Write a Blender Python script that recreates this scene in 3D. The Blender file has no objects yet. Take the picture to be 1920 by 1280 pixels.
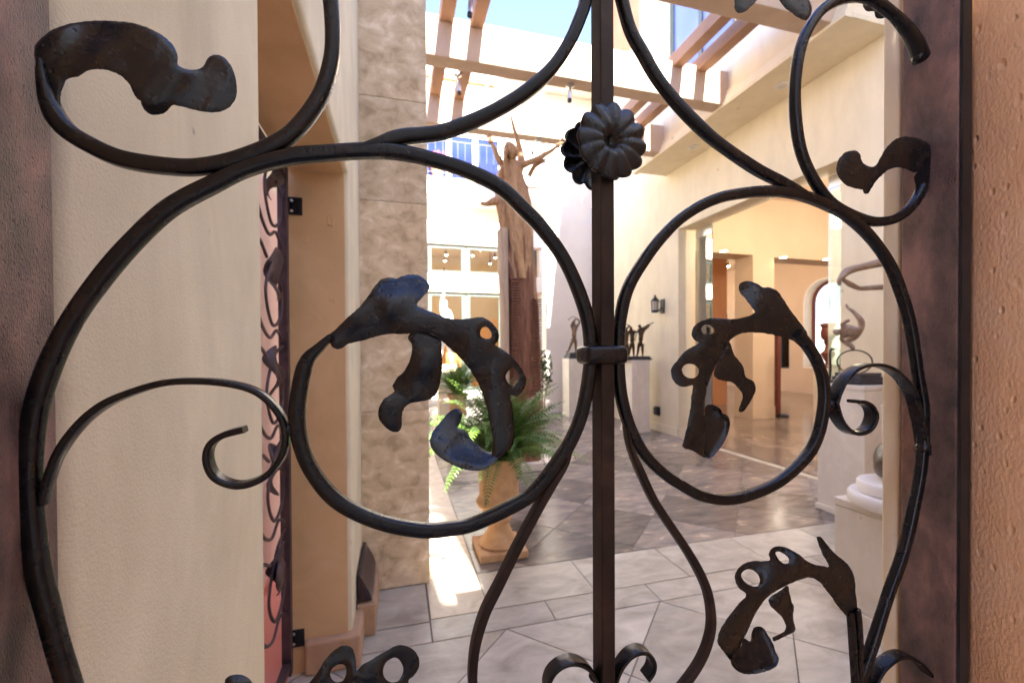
import bpy, bmesh, math, random
from mathutils import Vector, Matrix
from mathutils.geometry import delaunay_2d_cdt
random.seed(7)
S = bpy.context.scene
COL = S.collection
rad = math.radians

# ------------------------------------------------------------------ camera
CAM_H = 1.4
F_PX, YAW, PITCH, ROLL, CX, CY = 800.0, 15.05, -0.58, 0.28, 960.0, 664.0
_t, _p, _r = rad(YAW), rad(PITCH), rad(ROLL)
FWD = Vector((math.sin(_t)*math.cos(_p), math.cos(_t)*math.cos(_p), math.sin(_p)))
_right = Vector((math.cos(_t), -math.sin(_t), 0)); _up = _right.cross(FWD)
RIGHT = _right*math.cos(_r) - _up*math.sin(_r)
UP = _up*math.cos(_r) + _right*math.sin(_r)
EYE = Vector((0, 0, CAM_H))
cam = bpy.data.cameras.new('camera'); co = bpy.data.objects.new('camera', cam); COL.objects.link(co)
m = Matrix((RIGHT, UP, -FWD)).transposed().to_4x4(); m.translation = EYE
co.matrix_world = m
cam.sensor_width = 36; cam.lens = F_PX/1920*36
cam.shift_y = (CY-640)/1920
cam.clip_start = 0.02; cam.clip_end = 3000
cam.dof.use_dof = True; cam.dof.focus_distance = 0.34; cam.dof.aperture_fstop = 10
S.camera = co

def _ray(x, y): return FWD + RIGHT*((x-CX)/F_PX) - UP*((y-CY)/F_PX)
def at_y(x, y, Y): d = _ray(x, y); return EYE + d*(Y/d.y)      # where a sight line meets a real plane
def at_x(x, y, X): d = _ray(x, y); return EYE + d*(X/d.x)
def at_z(x, y, Z): d = _ray(x, y); return EYE + d*((Z-CAM_H)/d.z)

# ------------------------------------------------------------------ world, sun, exposure
SUN_TRAVEL = Vector((-0.094, 1.0, -0.85)).normalized()
W = bpy.data.worlds.new('World'); S.world = W; W.use_nodes = True
nt = W.node_tree; bg = nt.nodes['Background']
sky = nt.nodes.new('ShaderNodeTexSky'); sky.sky_type = 'NISHITA'; sky.sun_disc = False
sp = -SUN_TRAVEL
sky.sun_elevation = math.asin(sp.z); sky.sun_rotation = math.atan2(sp.x, sp.y)
sky.altitude = 1500; sky.air_density = 0.8; sky.dust_density = 0.3; sky.ozone_density = 2.5
wb = nt.nodes.new('ShaderNodeMix'); wb.data_type = 'RGBA'; wb.blend_type = 'MULTIPLY'; wb.inputs[0].default_value = 1
wb.inputs[7].default_value = (1.0, .87, .92, 1)               # the picture's warm white balance
hs = nt.nodes.new('ShaderNodeHueSaturation'); hs.inputs['Saturation'].default_value = 1.0     # pale hazy blue
nt.links.new(sky.outputs[0], hs.inputs['Color']); nt.links.new(hs.outputs[0], wb.inputs[6]); nt.links.new(wb.outputs[2], bg.inputs[0]); bg.inputs[1].default_value = 0.13
sl = bpy.data.lights.new('sun', 'SUN'); sl.energy = 5.0; sl.angle = rad(0.53); sl.color = (1, 0.95, 0.86)
so = bpy.data.objects.new('sun', sl); COL.objects.link(so)
so.rotation_euler = SUN_TRAVEL.to_track_quat('-Z', 'Y').to_euler(); so.location = (0, -6, 12)
V = S.view_settings; V.view_transform = 'Standard'; V.look = 'None'; V.gamma = 1; V.use_curve_mapping = False
V.exposure = 3.3
S.cycles.max_bounces = 10; S.cycles.diffuse_bounces = 6; S.cycles.transparent_max_bounces = 12

# ------------------------------------------------------------------ materials
def mat(name, ramp, scale=6, detail=6, rough=0.6, metal=0.0, bump=0.0, bscale=120, bdist=0.002, spec=0.5,
        rand=0.0, stretch=(1, 1, 1), dist=0.6, bump2=None, roughvar=0.0, coat=0.0, stain=0.0, fleck=0.0):
    M = bpy.data.materials.new(name); M.use_nodes = True
    n = M.node_tree.nodes; L = M.node_tree.links; b = n['Principled BSDF']
    tc = n.new('ShaderNodeTexCoord'); mp = n.new('ShaderNodeMapping'); mp.inputs['Scale'].default_value = stretch
    L.new(tc.outputs['Object'], mp.inputs[0])
    vec = mp.outputs[0]
    if rand:
        oi = n.new('ShaderNodeObjectInfo'); mu = n.new('ShaderNodeMath'); mu.operation = 'MULTIPLY'; mu.inputs[1].default_value = 37.0
        L.new(oi.outputs['Random'], mu.inputs[0])
        va = n.new('ShaderNodeVectorMath'); va.operation = 'ADD'
        L.new(vec, va.inputs[0]); L.new(mu.outputs[0], va.inputs[1]); vec = va.outputs[0]
    nz = n.new('ShaderNodeTexNoise'); nz.inputs['Scale'].default_value = scale; nz.inputs['Detail'].default_value = detail
    nz.inputs['Distortion'].default_value = dist; nz.inputs['Roughness'].default_value = 0.6
    L.new(vec, nz.inputs['Vector'])
    cr = n.new('ShaderNodeValToRGB'); e = cr.color_ramp.elements
    while len(e) < len(ramp): e.new(0.5)
    for i, (pos, c) in enumerate(ramp): e[i].position = pos; e[i].color = (*c, 1)
    L.new(nz.outputs['Fac'], cr.inputs[0])
    col = cr.outputs[0]
    if rand:
        hv = n.new('ShaderNodeHueSaturation'); mr = n.new('ShaderNodeMapRange')
        mr.inputs['To Min'].default_value = 1-rand; mr.inputs['To Max'].default_value = 1+rand
        L.new(oi.outputs['Random'], mr.inputs['Value']); L.new(mr.outputs[0], hv.inputs['Value']); L.new(col, hv.inputs['Color'])
        col = hv.outputs[0]
    if stain:
        ms = n.new('ShaderNodeMapping'); ms.inputs['Scale'].default_value = (2.2, 2.2, .7); L.new(vec, ms.inputs[0])
        n2 = n.new('ShaderNodeTexNoise'); n2.inputs['Scale'].default_value = 2.3; n2.inputs['Detail'].default_value = 9; n2.inputs['Roughness'].default_value = .68; n2.inputs['Distortion'].default_value = .4
        L.new(ms.outputs[0], n2.inputs['Vector'])
        q = n.new('ShaderNodeMapRange'); q.inputs['From Min'].default_value = .32; q.inputs['From Max'].default_value = .62; q.inputs['To Min'].default_value = 1-stain; q.inputs['To Max'].default_value = 1.0
        L.new(n2.outputs['Fac'], q.inputs['Value'])
        mm = n.new('ShaderNodeMix'); mm.data_type = 'RGBA'; mm.blend_type = 'MULTIPLY'; mm.inputs[0].default_value = 1
        L.new(col, mm.inputs[6]); L.new(q.outputs[0], mm.inputs[7]); col = mm.outputs[2]
    if fleck:
        vf = n.new('ShaderNodeTexVoronoi'); vf.inputs['Scale'].default_value = fleck; L.new(vec, vf.inputs['Vector'])
        nf = n.new('ShaderNodeTexNoise'); nf.inputs['Scale'].default_value = fleck*3; L.new(vec, nf.inputs['Vector'])
        ad = n.new('ShaderNodeMath'); ad.operation = 'MULTIPLY_ADD'; ad.inputs[1].default_value = .16; L.new(nf.outputs['Fac'], ad.inputs[0]); L.new(vf.outputs['Distance'], ad.inputs[2])
        q = n.new('ShaderNodeMapRange'); q.inputs['From Min'].default_value = .105; q.inputs['From Max'].default_value = .15; q.inputs['To Min'].default_value = .55; q.inputs['To Max'].default_value = 1.0
        L.new(ad.outputs[0], q.inputs['Value'])
        mm = n.new('ShaderNodeMix'); mm.data_type = 'RGBA'; mm.blend_type = 'MULTIPLY'; mm.inputs[0].default_value = 1
        L.new(col, mm.inputs[6]); L.new(q.outputs[0], mm.inputs[7]); col = mm.outputs[2]
    L.new(col, b.inputs['Base Color'])
    b.inputs['Roughness'].default_value = rough; b.inputs['Metallic'].default_value = metal
    b.inputs['Specular IOR Level'].default_value = spec
    if coat: b.inputs['Coat Weight'].default_value = coat; b.inputs['Coat Roughness'].default_value = 0.25
    if roughvar:
        mr2 = n.new('ShaderNodeMapRange'); mr2.inputs['From Min'].default_value = .3; mr2.inputs['From Max'].default_value = .7
        mr2.inputs['To Min'].default_value = rough-roughvar; mr2.inputs['To Max'].default_value = rough+roughvar
        L.new(nz.outputs['Fac'], mr2.inputs['Value']); L.new(mr2.outputs[0], b.inputs['Roughness'])
    if bump:
        bn = n.new('ShaderNodeTexNoise'); bn.inputs['Scale'].default_value = bscale; bn.inputs['Detail'].default_value = 5
        L.new(vec, bn.inputs['Vector'])
        h = bn.outputs['Fac']
        bp = n.new('ShaderNodeBump'); bp.inputs['Strength'].default_value = bump; bp.inputs['Distance'].default_value = bdist
        L.new(h, bp.inputs['Height']); out = bp.outputs[0]
        if bump2:                       # (scale, strength, distance): sparse pits
            vo = n.new('ShaderNodeTexVoronoi'); vo.inputs['Scale'].default_value = bump2[0]; vo.feature = 'SMOOTH_F1'
            L.new(vec, vo.inputs['Vector'])
            mr3 = n.new('ShaderNodeMapRange'); mr3.inputs['From Min'].default_value = 0.05; mr3.inputs['From Max'].default_value = 0.22
            L.new(vo.outputs['Distance'], mr3.inputs['Value'])
            bp2 = n.new('ShaderNodeBump'); bp2.inputs['Strength'].default_value = bump2[1]; bp2.inputs['Distance'].default_value = bump2[2]
            L.new(mr3.outputs[0], bp2.inputs['Height']); L.new(out, bp2.inputs['Normal']); out = bp2.outputs[0]
        L.new(out, b.inputs['Normal'])
    return M

def emit(name, c, s):
    M = bpy.data.materials.new(name); M.use_nodes = True; b = M.node_tree.nodes['Principled BSDF']
    b.inputs['Base Color'].default_value = (*c, 1); b.inputs['Emission Color'].default_value = (*c, 1); b.inputs['Emission Strength'].default_value = s
    return M

def glass(name, tint, refl=1.0, rough=0.0, coat=0.0):
    M = bpy.data.materials.new(name); M.use_nodes = True; n = M.node_tree.nodes; L = M.node_tree.links
    n.remove(n['Principled BSDF']); o = n['Material Output']
    tr = n.new('ShaderNodeBsdfTransparent'); tr.inputs[0].default_value = (*tint, 1)
    gl = n.new('ShaderNodeBsdfGlossy'); gl.inputs['Roughness'].default_value = rough; gl.inputs[0].default_value = (refl, refl, refl, 1)
    fr = n.new('ShaderNodeFresnel'); fr.inputs[0].default_value = 1.5
    mx = n.new('ShaderNodeMixShader'); ad = n.new('ShaderNodeMath'); ad.operation = 'ADD'; ad.use_clamp = True; ad.inputs[1].default_value = coat; L.new(fr.outputs[0], ad.inputs[0]); L.new(ad.outputs[0], mx.inputs[0]); L.new(tr.outputs[0], mx.inputs[1]); L.new(gl.outputs[0], mx.inputs[2])
    L.new(mx.outputs[0], o.inputs[0])
    return M

IRON = mat('forged_iron', [(0.3, (.0030, .0028, .0030)), (0.55, (.0055, .0045, .0042)), (0.78, (.016, .009, .008))], 45, 6, .25, 0, .35, 420, .0007, .42, bump2=(700, .25, .0003), roughvar=.08)
IRON_LEAF = mat('hammered_iron', [(0.3, (.0030, .0032, .0030)), (0.55, (.0055, .0048, .0045)), (0.8, (.014, .009, .008))], 35, 6, .28, 0, .4, 300, .0008, .55, bump2=(150, .45, .0009), roughvar=.08)
STILE = mat('rusty_iron', [(0.34, (.052, .040, .038)), (0.46, (.13, .084, .075)), (0.56, (.21, .128, .11)), (0.68, (.34, .20, .165))], 19, 12, .5, .1, .9, 620, .0014, .4, stretch=(1.5, 1.5, .7), dist=.2, bump2=(330, .8, .0010), roughvar=.1)
for m_ in (IRON, IRON_LEAF):                                    # bluish tint stands in for sky glints
    m_.node_tree.nodes['Principled BSDF'].inputs['Specular Tint'].default_value = (.80, .87, 1, 1)
IRON_BAR = mat('rusty_bar_iron', [(0.3, (.008, .0055, .0055)), (0.55, (.022, .0135, .012)), (0.75, (.050, .028, .024))], 30, 6, .45, 0, .35, 900, .0004, .3, bump2=(700, .3, .0003))
REVEAL_SHADE = mat('reveal_shade_tan', [(0.3, (.54, .37, .20)), (0.55, (.62, .43, .24)), (0.75, (.68, .49, .29))], 4, 7, .85, 0, .5, 150, .002, .25)  # tan stands in for the shade and warm bounce inside the opening
IRON2 = mat('far_gate_iron', [(0.3, (.028, .018, .024)), (0.7, (.10, .055, .06))], 12, 4, .5, .2)
STUCCO_NEAR = mat('rough_stucco', [(0.3, (.74, .45, .24)), (0.5, (.82, .52, .29)), (0.7, (.83, .57, .35))], 9, 8, .9, 0, 0.7, 210, .0014, .2, stretch=(1.9, 1.9, 1), bump2=(55, .7, .0016))
STUCCO = mat('cream_stucco', [(0.3, (.71, .65, .49)), (0.55, (.76, .70, .54)), (0.75, (.79, .735, .58))], 3, 6, .85, 0, .55, 430, .0013, .25, bump2=(14, .3, .0012), stain=.20, fleck=11)
STUCCO_TAN = STUCCO
GAL_WALL = mat('yellow_cream_stucco', [(0.3, (.74, .63, .44)), (0.7, (.79, .69, .50))], 1.5, 5, .85, 0, .3, 120, .002, .25, stain=.10, fleck=3)
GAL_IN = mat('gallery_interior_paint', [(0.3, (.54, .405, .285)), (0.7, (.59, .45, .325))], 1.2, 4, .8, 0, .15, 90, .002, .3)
GREY_WALL = mat('pale_stucco', [(0.3, (.70, .63, .54)), (0.7, (.76, .69, .60))], 1.5, 5, .85, 0, .3, 120, .002, .25)
WHITE = mat('white_render', [(0.3, (.74, .71, .64)), (0.7, (.80, .77, .71))], 1.5, 5, .8, 0, .25, 100, .002, .3)
BEAM = mat('painted_beam', [(0.3, (.50, .37, .27)), (0.7, (.57, .43, .32))], 3, 6, .7, 0, .4, 60, .003, .3, stain=.12)
RAFTER = mat('brown_rafter', [(0.3, (.26, .155, .10)), (0.7, (.33, .20, .13))], 4, 6, .65, 0, .3, 80, .002, .3)
TRAV = mat('travertine', [(0.34, (.40, .30, .195)), (0.46, (.55, .43, .295)), (0.57, (.63, .51, .375)), (0.68, (.77, .67, .545))], 10, 15, .5, 0, .2, 70, .002, .4, rand=.16, dist=.5, bump2=(60, .25, .002), stretch=(1, 1, 1.25))
TILE = mat('pale_stone_tile', [(0.30, (.33, .285, .225)), (0.46, (.44, .395, .325)), (0.57, (.50, .455, .38)), (0.72, (.59, .545, .465))], 4, 13, .36, 0, .3, 40, .002, .45, rand=.11, dist=.9, stretch=(1, 1.8, 1), stain=.16)
CREAM_TILE = mat('cream_border_tile', [(0.28, (.42, .34, .24)), (0.55, (.58, .48, .36)), (0.75, (.66, .57, .45))], 6, 10, .42, 0, .3, 40, .002, .45, rand=.06, dist=1.5)
SLATE = mat('brown_grey_slate', [(0.28, (.11, .092, .085)), (0.44, (.165, .14, .13)), (0.55, (.22, .185, .165)), (0.66, (.30, .235, .18)), (0.8, (.42, .35, .28))], 4.0, 14, .21, 0, .4, 14, .004, .5, rand=.38, dist=.7, stretch=(1, 3.0, 1), roughvar=.08)
GALFLOOR = mat('polished_slate', [(0.3, (.12, .09, .075)), (0.55, (.22, .17, .14)), (0.75, (.32, .25, .20))], 2.5, 8, .16, 0, .1, 8, .002, .6, rand=.2, dist=1.5)
GROUT = mat('grout', [(0.3, (.10, .08, .065)), (0.7, (.16, .13, .11))], 30, 4, .9)
GROUND = mat('pavement', [(0.3, (.30, .25, .21)), (0.7, (.38, .32, .27))], 2, 6, .85)
TERRA = mat('sandstone_urn', [(0.3, (.44, .26, .13)), (0.55, (.54, .34, .19)), (0.75, (.60, .41, .25))], 14, 8, .75, 0, .4, 90, .002, .3)
WOOD = mat('dark_redwood', [(0.3, (.085, .034, .02)), (0.5, (.18, .075, .045)), (0.72, (.30, .145, .09))], 5, 9, .5, 0, .5, 40, .004, .4, stretch=(7, 7, .7), dist=1.0)
WOOD_GOLD = mat('golden_wood', [(0.3, (.22, .115, .05)), (0.5, (.38, .22, .11)), (0.72, (.52, .33, .18))], 6, 9, .5, 0, .4, 40, .003, .4, stretch=(5, 5, 1), dist=1.2)
SAPWOOD = mat('pale_sapwood', [(0.3, (.36, .27, .20)), (0.7, (.50, .40, .31))], 6, 8, .7, 0, .4, 40, .003, .3, stretch=(5, 5, .6))
BRONZE = mat('dark_bronze', [(0.3, (.035, .020, .012)), (0.7, (.10, .055, .03))], 14, 5, .38, .7, .2, 60, .002)
BRONZE_L = mat('worn_bronze', [(0.3, (.22, .14, .09)), (0.55, (.34, .24, .17)), (0.75, (.46, .36, .28))], 12, 5, .42, .35, .2, 60, .002)
BRONZE_M = mat('mid_bronze', [(0.3, (.085, .052, .03)), (0.55, (.15, .095, .058)), (0.75, (.24, .165, .11))], 12, 5, .4, .4, .2, 60, .002)
BASE_DK = mat('dark_blue_black_base', [(0.3, (.018, .018, .024)), (0.7, (.05, .05, .065))], 12, 5, .28, .1)
PED = mat('limestone_pedestal', [(0.3, (.66, .585, .48)), (0.55, (.71, .64, .54)), (0.75, (.76, .69, .60))], 5, 9, .6, 0, .25, 60, .001, .4, dist=.9, stain=.14, fleck=14)
PEDW = mat('white_stone_base', [(0.3, (.70, .66, .61)), (0.7, (.78, .74, .70))], 5, 5, .55)
STONEBALL = mat('mottled_dark_stone', [(0.3, (.045, .04, .03)), (0.5, (.10, .08, .055)), (0.7, (.18, .13, .09))], 16, 6, .35)
ALAB = mat('white_alabaster', [(0.3, (.66, .64, .60)), (0.7, (.78, .76, .72))], 6, 5, .4)
FRAME_SUNLIT = mat('sunlit_green_frame', [(0.3, (.048, .062, .050)), (0.7, (.058, .074, .060))], 3, 3, .5)  # pale green paint made darker to offset the full sun on these frames
FRAME = mat('pale_green_frame', [(0.3, (.115, .14, .12)), (0.7, (.135, .165, .14))], 3, 3, .5)
REDFRAME = mat('red_brown_frame', [(0.3, (.11, .025, .016)), (0.7, (.17, .045, .03))], 8, 4, .45)
BLACK = mat('black_metal', [(0.3, (.012, .012, .014)), (0.7, (.03, .03, .034))], 20, 3, .4, .4)
CHROME = mat('brushed_metal', [(0.3, (.55, .55, .55)), (0.7, (.65, .65, .64))], 30, 3, .28, .9)
DARKWOOD = mat('dark_purple_brown_trim', [(0.3, (.022, .012, .016)), (0.7, (.05, .028, .034))], 14, 4, .35)
PLINTH = mat('tan_plinth', [(0.3, (.36, .22, .13)), (0.7, (.50, .33, .21))], 6, 6, .85, 0, .5, 80, .002)
PINK = mat('pink_render', [(0.3, (.72, .50, .47)), (0.7, (.78, .56, .53))], 2, 4, .85)
SALMON = mat('salmon_render', [(0.3, (.58, .20, .16)), (0.7, (.64, .26, .21))], 2, 4, .85)
ORANGE = mat('terracotta_render', [(0.3, (.42, .19, .09)), (0.7, (.50, .25, .13))], 2, 5, .85)
FERN = mat('fern_green', [(0.3, (.055, .12, .022)), (0.55, (.11, .20, .035)), (0.75, (.18, .28, .055))], 9, 3, .5, rand=.25, spec=.4)
LEAFG = mat('shrub_green', [(0.3, (.03, .075, .02)), (0.7, (.08, .15, .04))], 12, 3, .45, rand=.2)
PETAL_W = mat('white_petal', [(0.3, (.72, .74, .68)), (0.7, (.8, .8, .76))], 8, 3, .6)
PETAL_R = mat('red_petal', [(0.3, (.55, .03, .05)), (0.7, (.70, .06, .08))], 8, 3, .6)
SOIL = mat('soil', [(0.3, (.03, .02, .012)), (0.7, (.06, .04, .025))], 40, 4, .95)
LAMPGLASS = mat('frosted_lamp_glass', [(0.3, (.50, .47, .40)), (0.7, (.60, .56, .48))], 8, 3, .3)
GLASS = glass('clear_glass', (.93, .96, .93))
GLASS_GREEN = glass('green_edge_glass', (.70, .78, .66), .85, 0, .45)
GLASS_SKY_SUNLIT = mat('sunlit_sky_reflection_glass', [(0.3, (.010, .018, .085)), (0.7, (.022, .035, .13))], .8, 2, .06, 0, 0, spec=.5)  # reflected sky put into the base colour, darkened for the sunlit doors
GLASS_SKY = mat('sky_reflection_glass', [(0.3, (.16, .22, .62)), (0.7, (.30, .36, .80))], .8, 2, .08, 0, 0, spec=.8)  # blue base colour stands in for mirrored sky on the shaded window
LAMP = emit('lit_lamp', (1, .78, .48), 9)

# ------------------------------------------------------------------ object helpers
def wloc(o):
    v = Vector((0, 0, 0))
    while o: v += o.location; o = o.parent
    return v
def thing(name, label, cat, loc=(0, 0, 0), group=None, kind=None):
    o = bpy.data.objects.new(name, None); o.empty_display_size = .1; COL.objects.link(o); o.location = loc
    o['label'] = label; o['category'] = cat
    if group: o['group'] = group
    if kind: o['kind'] = kind
    return o
def tag(o, label, cat, group=None):
    o['label'] = label; o['category'] = cat
    if group: o['group'] = group
    return o
def finish(bm, name, M, parent=None, smooth=False, loc=None, recalc=True):
    if recalc: bmesh.ops.recalc_face_normals(bm, faces=bm.faces)
    base = wloc(parent) if parent else Vector((0, 0, 0))
    if loc is None: loc = base
    loc = Vector(loc)
    bmesh.ops.translate(bm, verts=bm.verts, vec=-loc)
    me = bpy.data.meshes.new(name); bm.to_mesh(me); bm.free()
    me.materials.append(M)
    if smooth: me.shade_smooth() if hasattr(me, 'shade_smooth') else None
    o = bpy.data.objects.new(name, me); COL.objects.link(o); o.location = loc - base
    if parent: o.parent = parent
    return o
def bev(bm, w, seg=2):
    if w: bmesh.ops.bevel(bm, geom=[e for e in bm.edges if e.calc_face_angle(0) > .5], offset=w, segments=seg, affect='EDGES', profile=.5, clamp_overlap=True)
def add_box(bm, x0, x1, y0, y1, z0, z1):
    r = bmesh.ops.create_cube(bm, size=1)
    for v in r['verts']: v.co = Vector(((x0+x1)/2+v.co.x*(x1-x0), (y0+y1)/2+v.co.y*(y1-y0), (z0+z1)/2+v.co.z*(z1-z0)))
def box(name, x0, x1, y0, y1, z0, z1, M, parent=None, b=0.0, seg=2, loc=None, smooth=False):
    bm = bmesh.new(); add_box(bm, x0, x1, y0, y1, z0, z1); bmesh.ops.recalc_face_normals(bm, faces=bm.faces); bev(bm, b, seg)
    return finish(bm, name, M, parent, smooth, loc)
def lathe_bm(prof, cx, cy, seg=32, axis='z', z0=0):
    bm = bmesh.new(); rings = []
    for r, z in prof:
        ring = []
        for k in range(seg):
            a = 2*math.pi*k/seg
            ring.append(bm.verts.new((cx+r*math.cos(a), cy+r*math.sin(a), z0+z)))
        rings.append(ring)
    for a, b in zip(rings, rings[1:]):
        for k in range(seg): bm.faces.new((a[k], a[(k+1) % seg], b[(k+1) % seg], b[k]))
    bm.faces.new(rings[0][::-1]); bm.faces.new(rings[-1])
    return bm
def lathe(name, prof, cx, cy, M, parent=None, seg=32, z0=0, smooth=True):
    o = finish(lathe_bm(prof, cx, cy, seg, z0=z0), name, M, parent, smooth)
    if smooth: sharp(o)
    return o
def sharp(o, ang=40):
    me = o.data; bm = bmesh.new(); bm.from_mesh(me)
    for e in bm.edges:
        if len(e.link_faces) == 2 and e.calc_face_angle(0) > rad(ang): e.smooth = False
    for f in bm.faces: f.smooth = True
    bm.to_mesh(me); bm.free(); return o
def inside(p, poly):
    x, y = p; c = False; j = len(poly)-1
    for i in range(len(poly)):
        xi, yi = poly[i]; xj, yj = poly[j]
        if (yi > y) != (yj > y) and x < (xj-xi)*(y-yi)/(yj-yi)+xi: c = not c
        j = i
    return c
def plate_bm(outline, holes, mp, interior=()):
    """flat or curved sheet with holes and real thickness: mp(u, v, side) -> point"""
    vs, es = [], []
    for loop in [outline]+list(holes):
        b = len(vs); n = len(loop)
        vs += [Vector(p) for p in loop]; es += [(b+i, b+(i+1) % n) for i in range(n)]
    vs += [Vector(p) for p in interior]
    V2, E2, F2 = delaunay_2d_cdt(vs, es, [], 0, 1e-7)[:3]
    bm = bmesh.new()
    A = [bm.verts.new(mp(v.x, v.y, 0)) for v in V2]; B = [bm.verts.new(mp(v.x, v.y, 1)) for v in V2]
    cnt = {}; tris = []
    for f in F2:
        c = [sum(V2[i][k] for i in f)/len(f) for k in (0, 1)]
        if not inside(c, outline) or any(inside(c, h) for h in holes): continue
        tris.append(f)
        for i in range(len(f)):
            a, b = f[i], f[(i+1) % len(f)]; cnt.setdefault((min(a, b), max(a, b)), []).append((a, b))
    for f in tris:
        bm.faces.new([A[i] for i in f]); bm.faces.new([B[i] for i in reversed(f)])
    for k, l in cnt.items():
        if len(l) == 1: a, b = l[0]; bm.faces.new((A[b], A[a], B[a], B[b]))
    bmesh.ops.delete(bm, geom=[v for v in bm.verts if not v.link_faces], context='VERTS')
    return bm
def rect(a, b, c, d): return [(a, c), (b, c), (b, d), (a, d)]
def wall_x(name, X0, X1, outline, holes, M, parent=None, b=0):        # outline in (y, z)
    bm = plate_bm(outline, holes, lambda u, v, s: (X1 if s else X0, u, v)); bmesh.ops.recalc_face_normals(bm, faces=bm.faces)
    bmesh.ops.dissolve_limit(bm, angle_limit=.01, verts=bm.verts, edges=bm.edges); bev(bm, b, 3)
    return finish(bm, name, M, parent, bool(b))
def wall_y(name, Y0, Y1, outline, holes, M, parent=None, b=0):        # outline in (x, z)
    bm = plate_bm(outline, holes, lambda u, v, s: (u, Y1 if s else Y0, v)); bmesh.ops.recalc_face_normals(bm, faces=bm.faces)
    bmesh.ops.dissolve_limit(bm, angle_limit=.01, verts=bm.verts, edges=bm.edges); bev(bm, b, 3)
    return finish(bm, name, M, parent, bool(b))
def arch(c, w, z0, z1, n=14):
    r = w/2; s = z1-r
    return [(c-r, z0), (c+r, z0)]+[(c+r*math.cos(math.pi*k/n), s+r*math.sin(math.pi*k/n)) for k in range(n+1)]
def spline(P, step, closed=False):
    """Catmull-Rom through points of any dimension, sampled at about `step`"""
    P = [Vector(p) for p in P]; out = []; n = len(P)
    rng = range(n) if closed else range(n-1)
    for i in rng:
        p1, p2 = P[i], P[(i+1) % n]
        p0 = P[(i-1) % n] if closed or i > 0 else p1*2-p2
        p3 = P[(i+2) % n] if closed or i+2 < n else p2*2-p1
        k = max(1, int((p2-p1).length/step))
        for j in range(k):
            t = j/k
            out.append(.5*((2*p1)+(p2-p0)*t+(2*p0-5*p1+4*p2-p3)*t*t+(3*p1-p0-3*p2+p3)*t**3))
    if not closed: out.append(P[-1])
    return out
def section(w, d, rr, n=4):
    """rounded rectangle, w along the in-plane normal, d along the depth"""
    r = min(w, d)/2*rr; pts = []
    for cx, cy, a0 in ((w/2-r, d/2-r, 0), (-w/2+r, d/2-r, 90), (-w/2+r, -d/2+r, 180), (w/2-r, -d/2+r, 270)):
        for k in range(n): a = rad(a0+90*k/(n-1)); pts.append((cx+r*math.cos(a), cy+r*math.sin(a)))
    return pts
def sweep_bm(path, w, d, rr=.6, depth=Vector((0, 1, 0)), taper=None, rough=0.0):
    bm = bmesh.new(); rings = []; n = len(path)
    for i, p in enumerate(path):
        t = (path[min(i+1, n-1)]-path[max(i-1, 0)]).normalized()
        b = (depth-t*depth.dot(t)).normalized(); nn = t.cross(b)
        s = taper(i/(n-1)) if taper else (1, 1)
        k = 1+rough*(math.sin(i*.33)+math.sin(i*.17+1))*.5
        rings.append([bm.verts.new(p+nn*u*s[0]*k+b*v*s[1]*k) for u, v in section(w, d, rr)])
    m_ = len(rings[0])
    for a, b in zip(rings, rings[1:]):
        for k in range(m_): bm.faces.new((a[k], a[(k+1) % m_], b[(k+1) % m_], b[k]))
    bm.faces.new(rings[0][::-1]); bm.faces.new(rings[-1])
    return bm
def tube(name, pts, r, M, parent=None, step=.02, seg=None):
    bm = sweep_bm(spline(pts, step), 2*r, 2*r, 1.0, Vector((.13, .99, .05)).normalized())
    return sharp(finish(bm, name, M, parent, True), 60)
def skin(name, joints, bones, M, parent, loc, scale=1.0, rot=0.0, sub=2):
    """one continuous figure grown over a skeleton; joints: name -> (x, y, z, radius)"""
    ks = list(joints); c, s = math.cos(rot), math.sin(rot)
    vv = []
    for k in ks:
        x, y, z, r = joints[k]; vv.append(((x*c-y*s)*scale, (x*s+y*c)*scale, z*scale))
    me = bpy.data.meshes.new(name+'_skeleton'); me.from_pydata(vv, [(ks.index(a), ks.index(b)) for a, b in bones], [])
    o = bpy.data.objects.new(name+'_skeleton', me); COL.objects.link(o)
    md = o.modifiers.new('s', 'SKIN'); md.branch_smoothing = .3
    for i, k in enumerate(ks):
        sv = me.skin_vertices[0].data[i]; r = joints[k][3]*scale; sv.radius = (r, r); sv.use_root = (i == 0)
    sd = o.modifiers.new('d', 'SUBSURF'); sd.levels = sub; sd.render_levels = sub
    dg = bpy.context.evaluated_depsgraph_get(); dg.update()
    nm = bpy.data.meshes.new_from_object(o.evaluated_get(dg)); nm.name = name
    bpy.data.objects.remove(o); bpy.data.meshes.remove(me)
    nm.materials.clear(); nm.materials.append(M)
    for p in nm.polygons: p.use_smooth = True
    q = bpy.data.objects.new(name, nm); COL.objects.link(q); q.location = Vector(loc)-(wloc(parent) if parent else Vector((0, 0, 0)))
    if parent: q.parent = parent
    return q
def clip(poly, a, b, c):              # keep a*x + b*y <= c
    out = []
    for i in range(len(poly)):
        p, q = poly[i], poly[(i+1) % len(poly)]
        dp, dq = a*p[0]+b*p[1]-c, a*q[0]+b*q[1]-c
        if dp <= 0: out.append(p)
        if (dp < 0 < dq) or (dq < 0 < dp):
            t = dp/(dp-dq); out.append((p[0]+(q[0]-p[0])*t, p[1]+(q[1]-p[1])*t))
    return out
def area(p): return abs(sum(p[i][0]*p[(i+1) % len(p)][1]-p[(i+1) % len(p)][0]*p[i][1] for i in range(len(p))))/2

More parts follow.
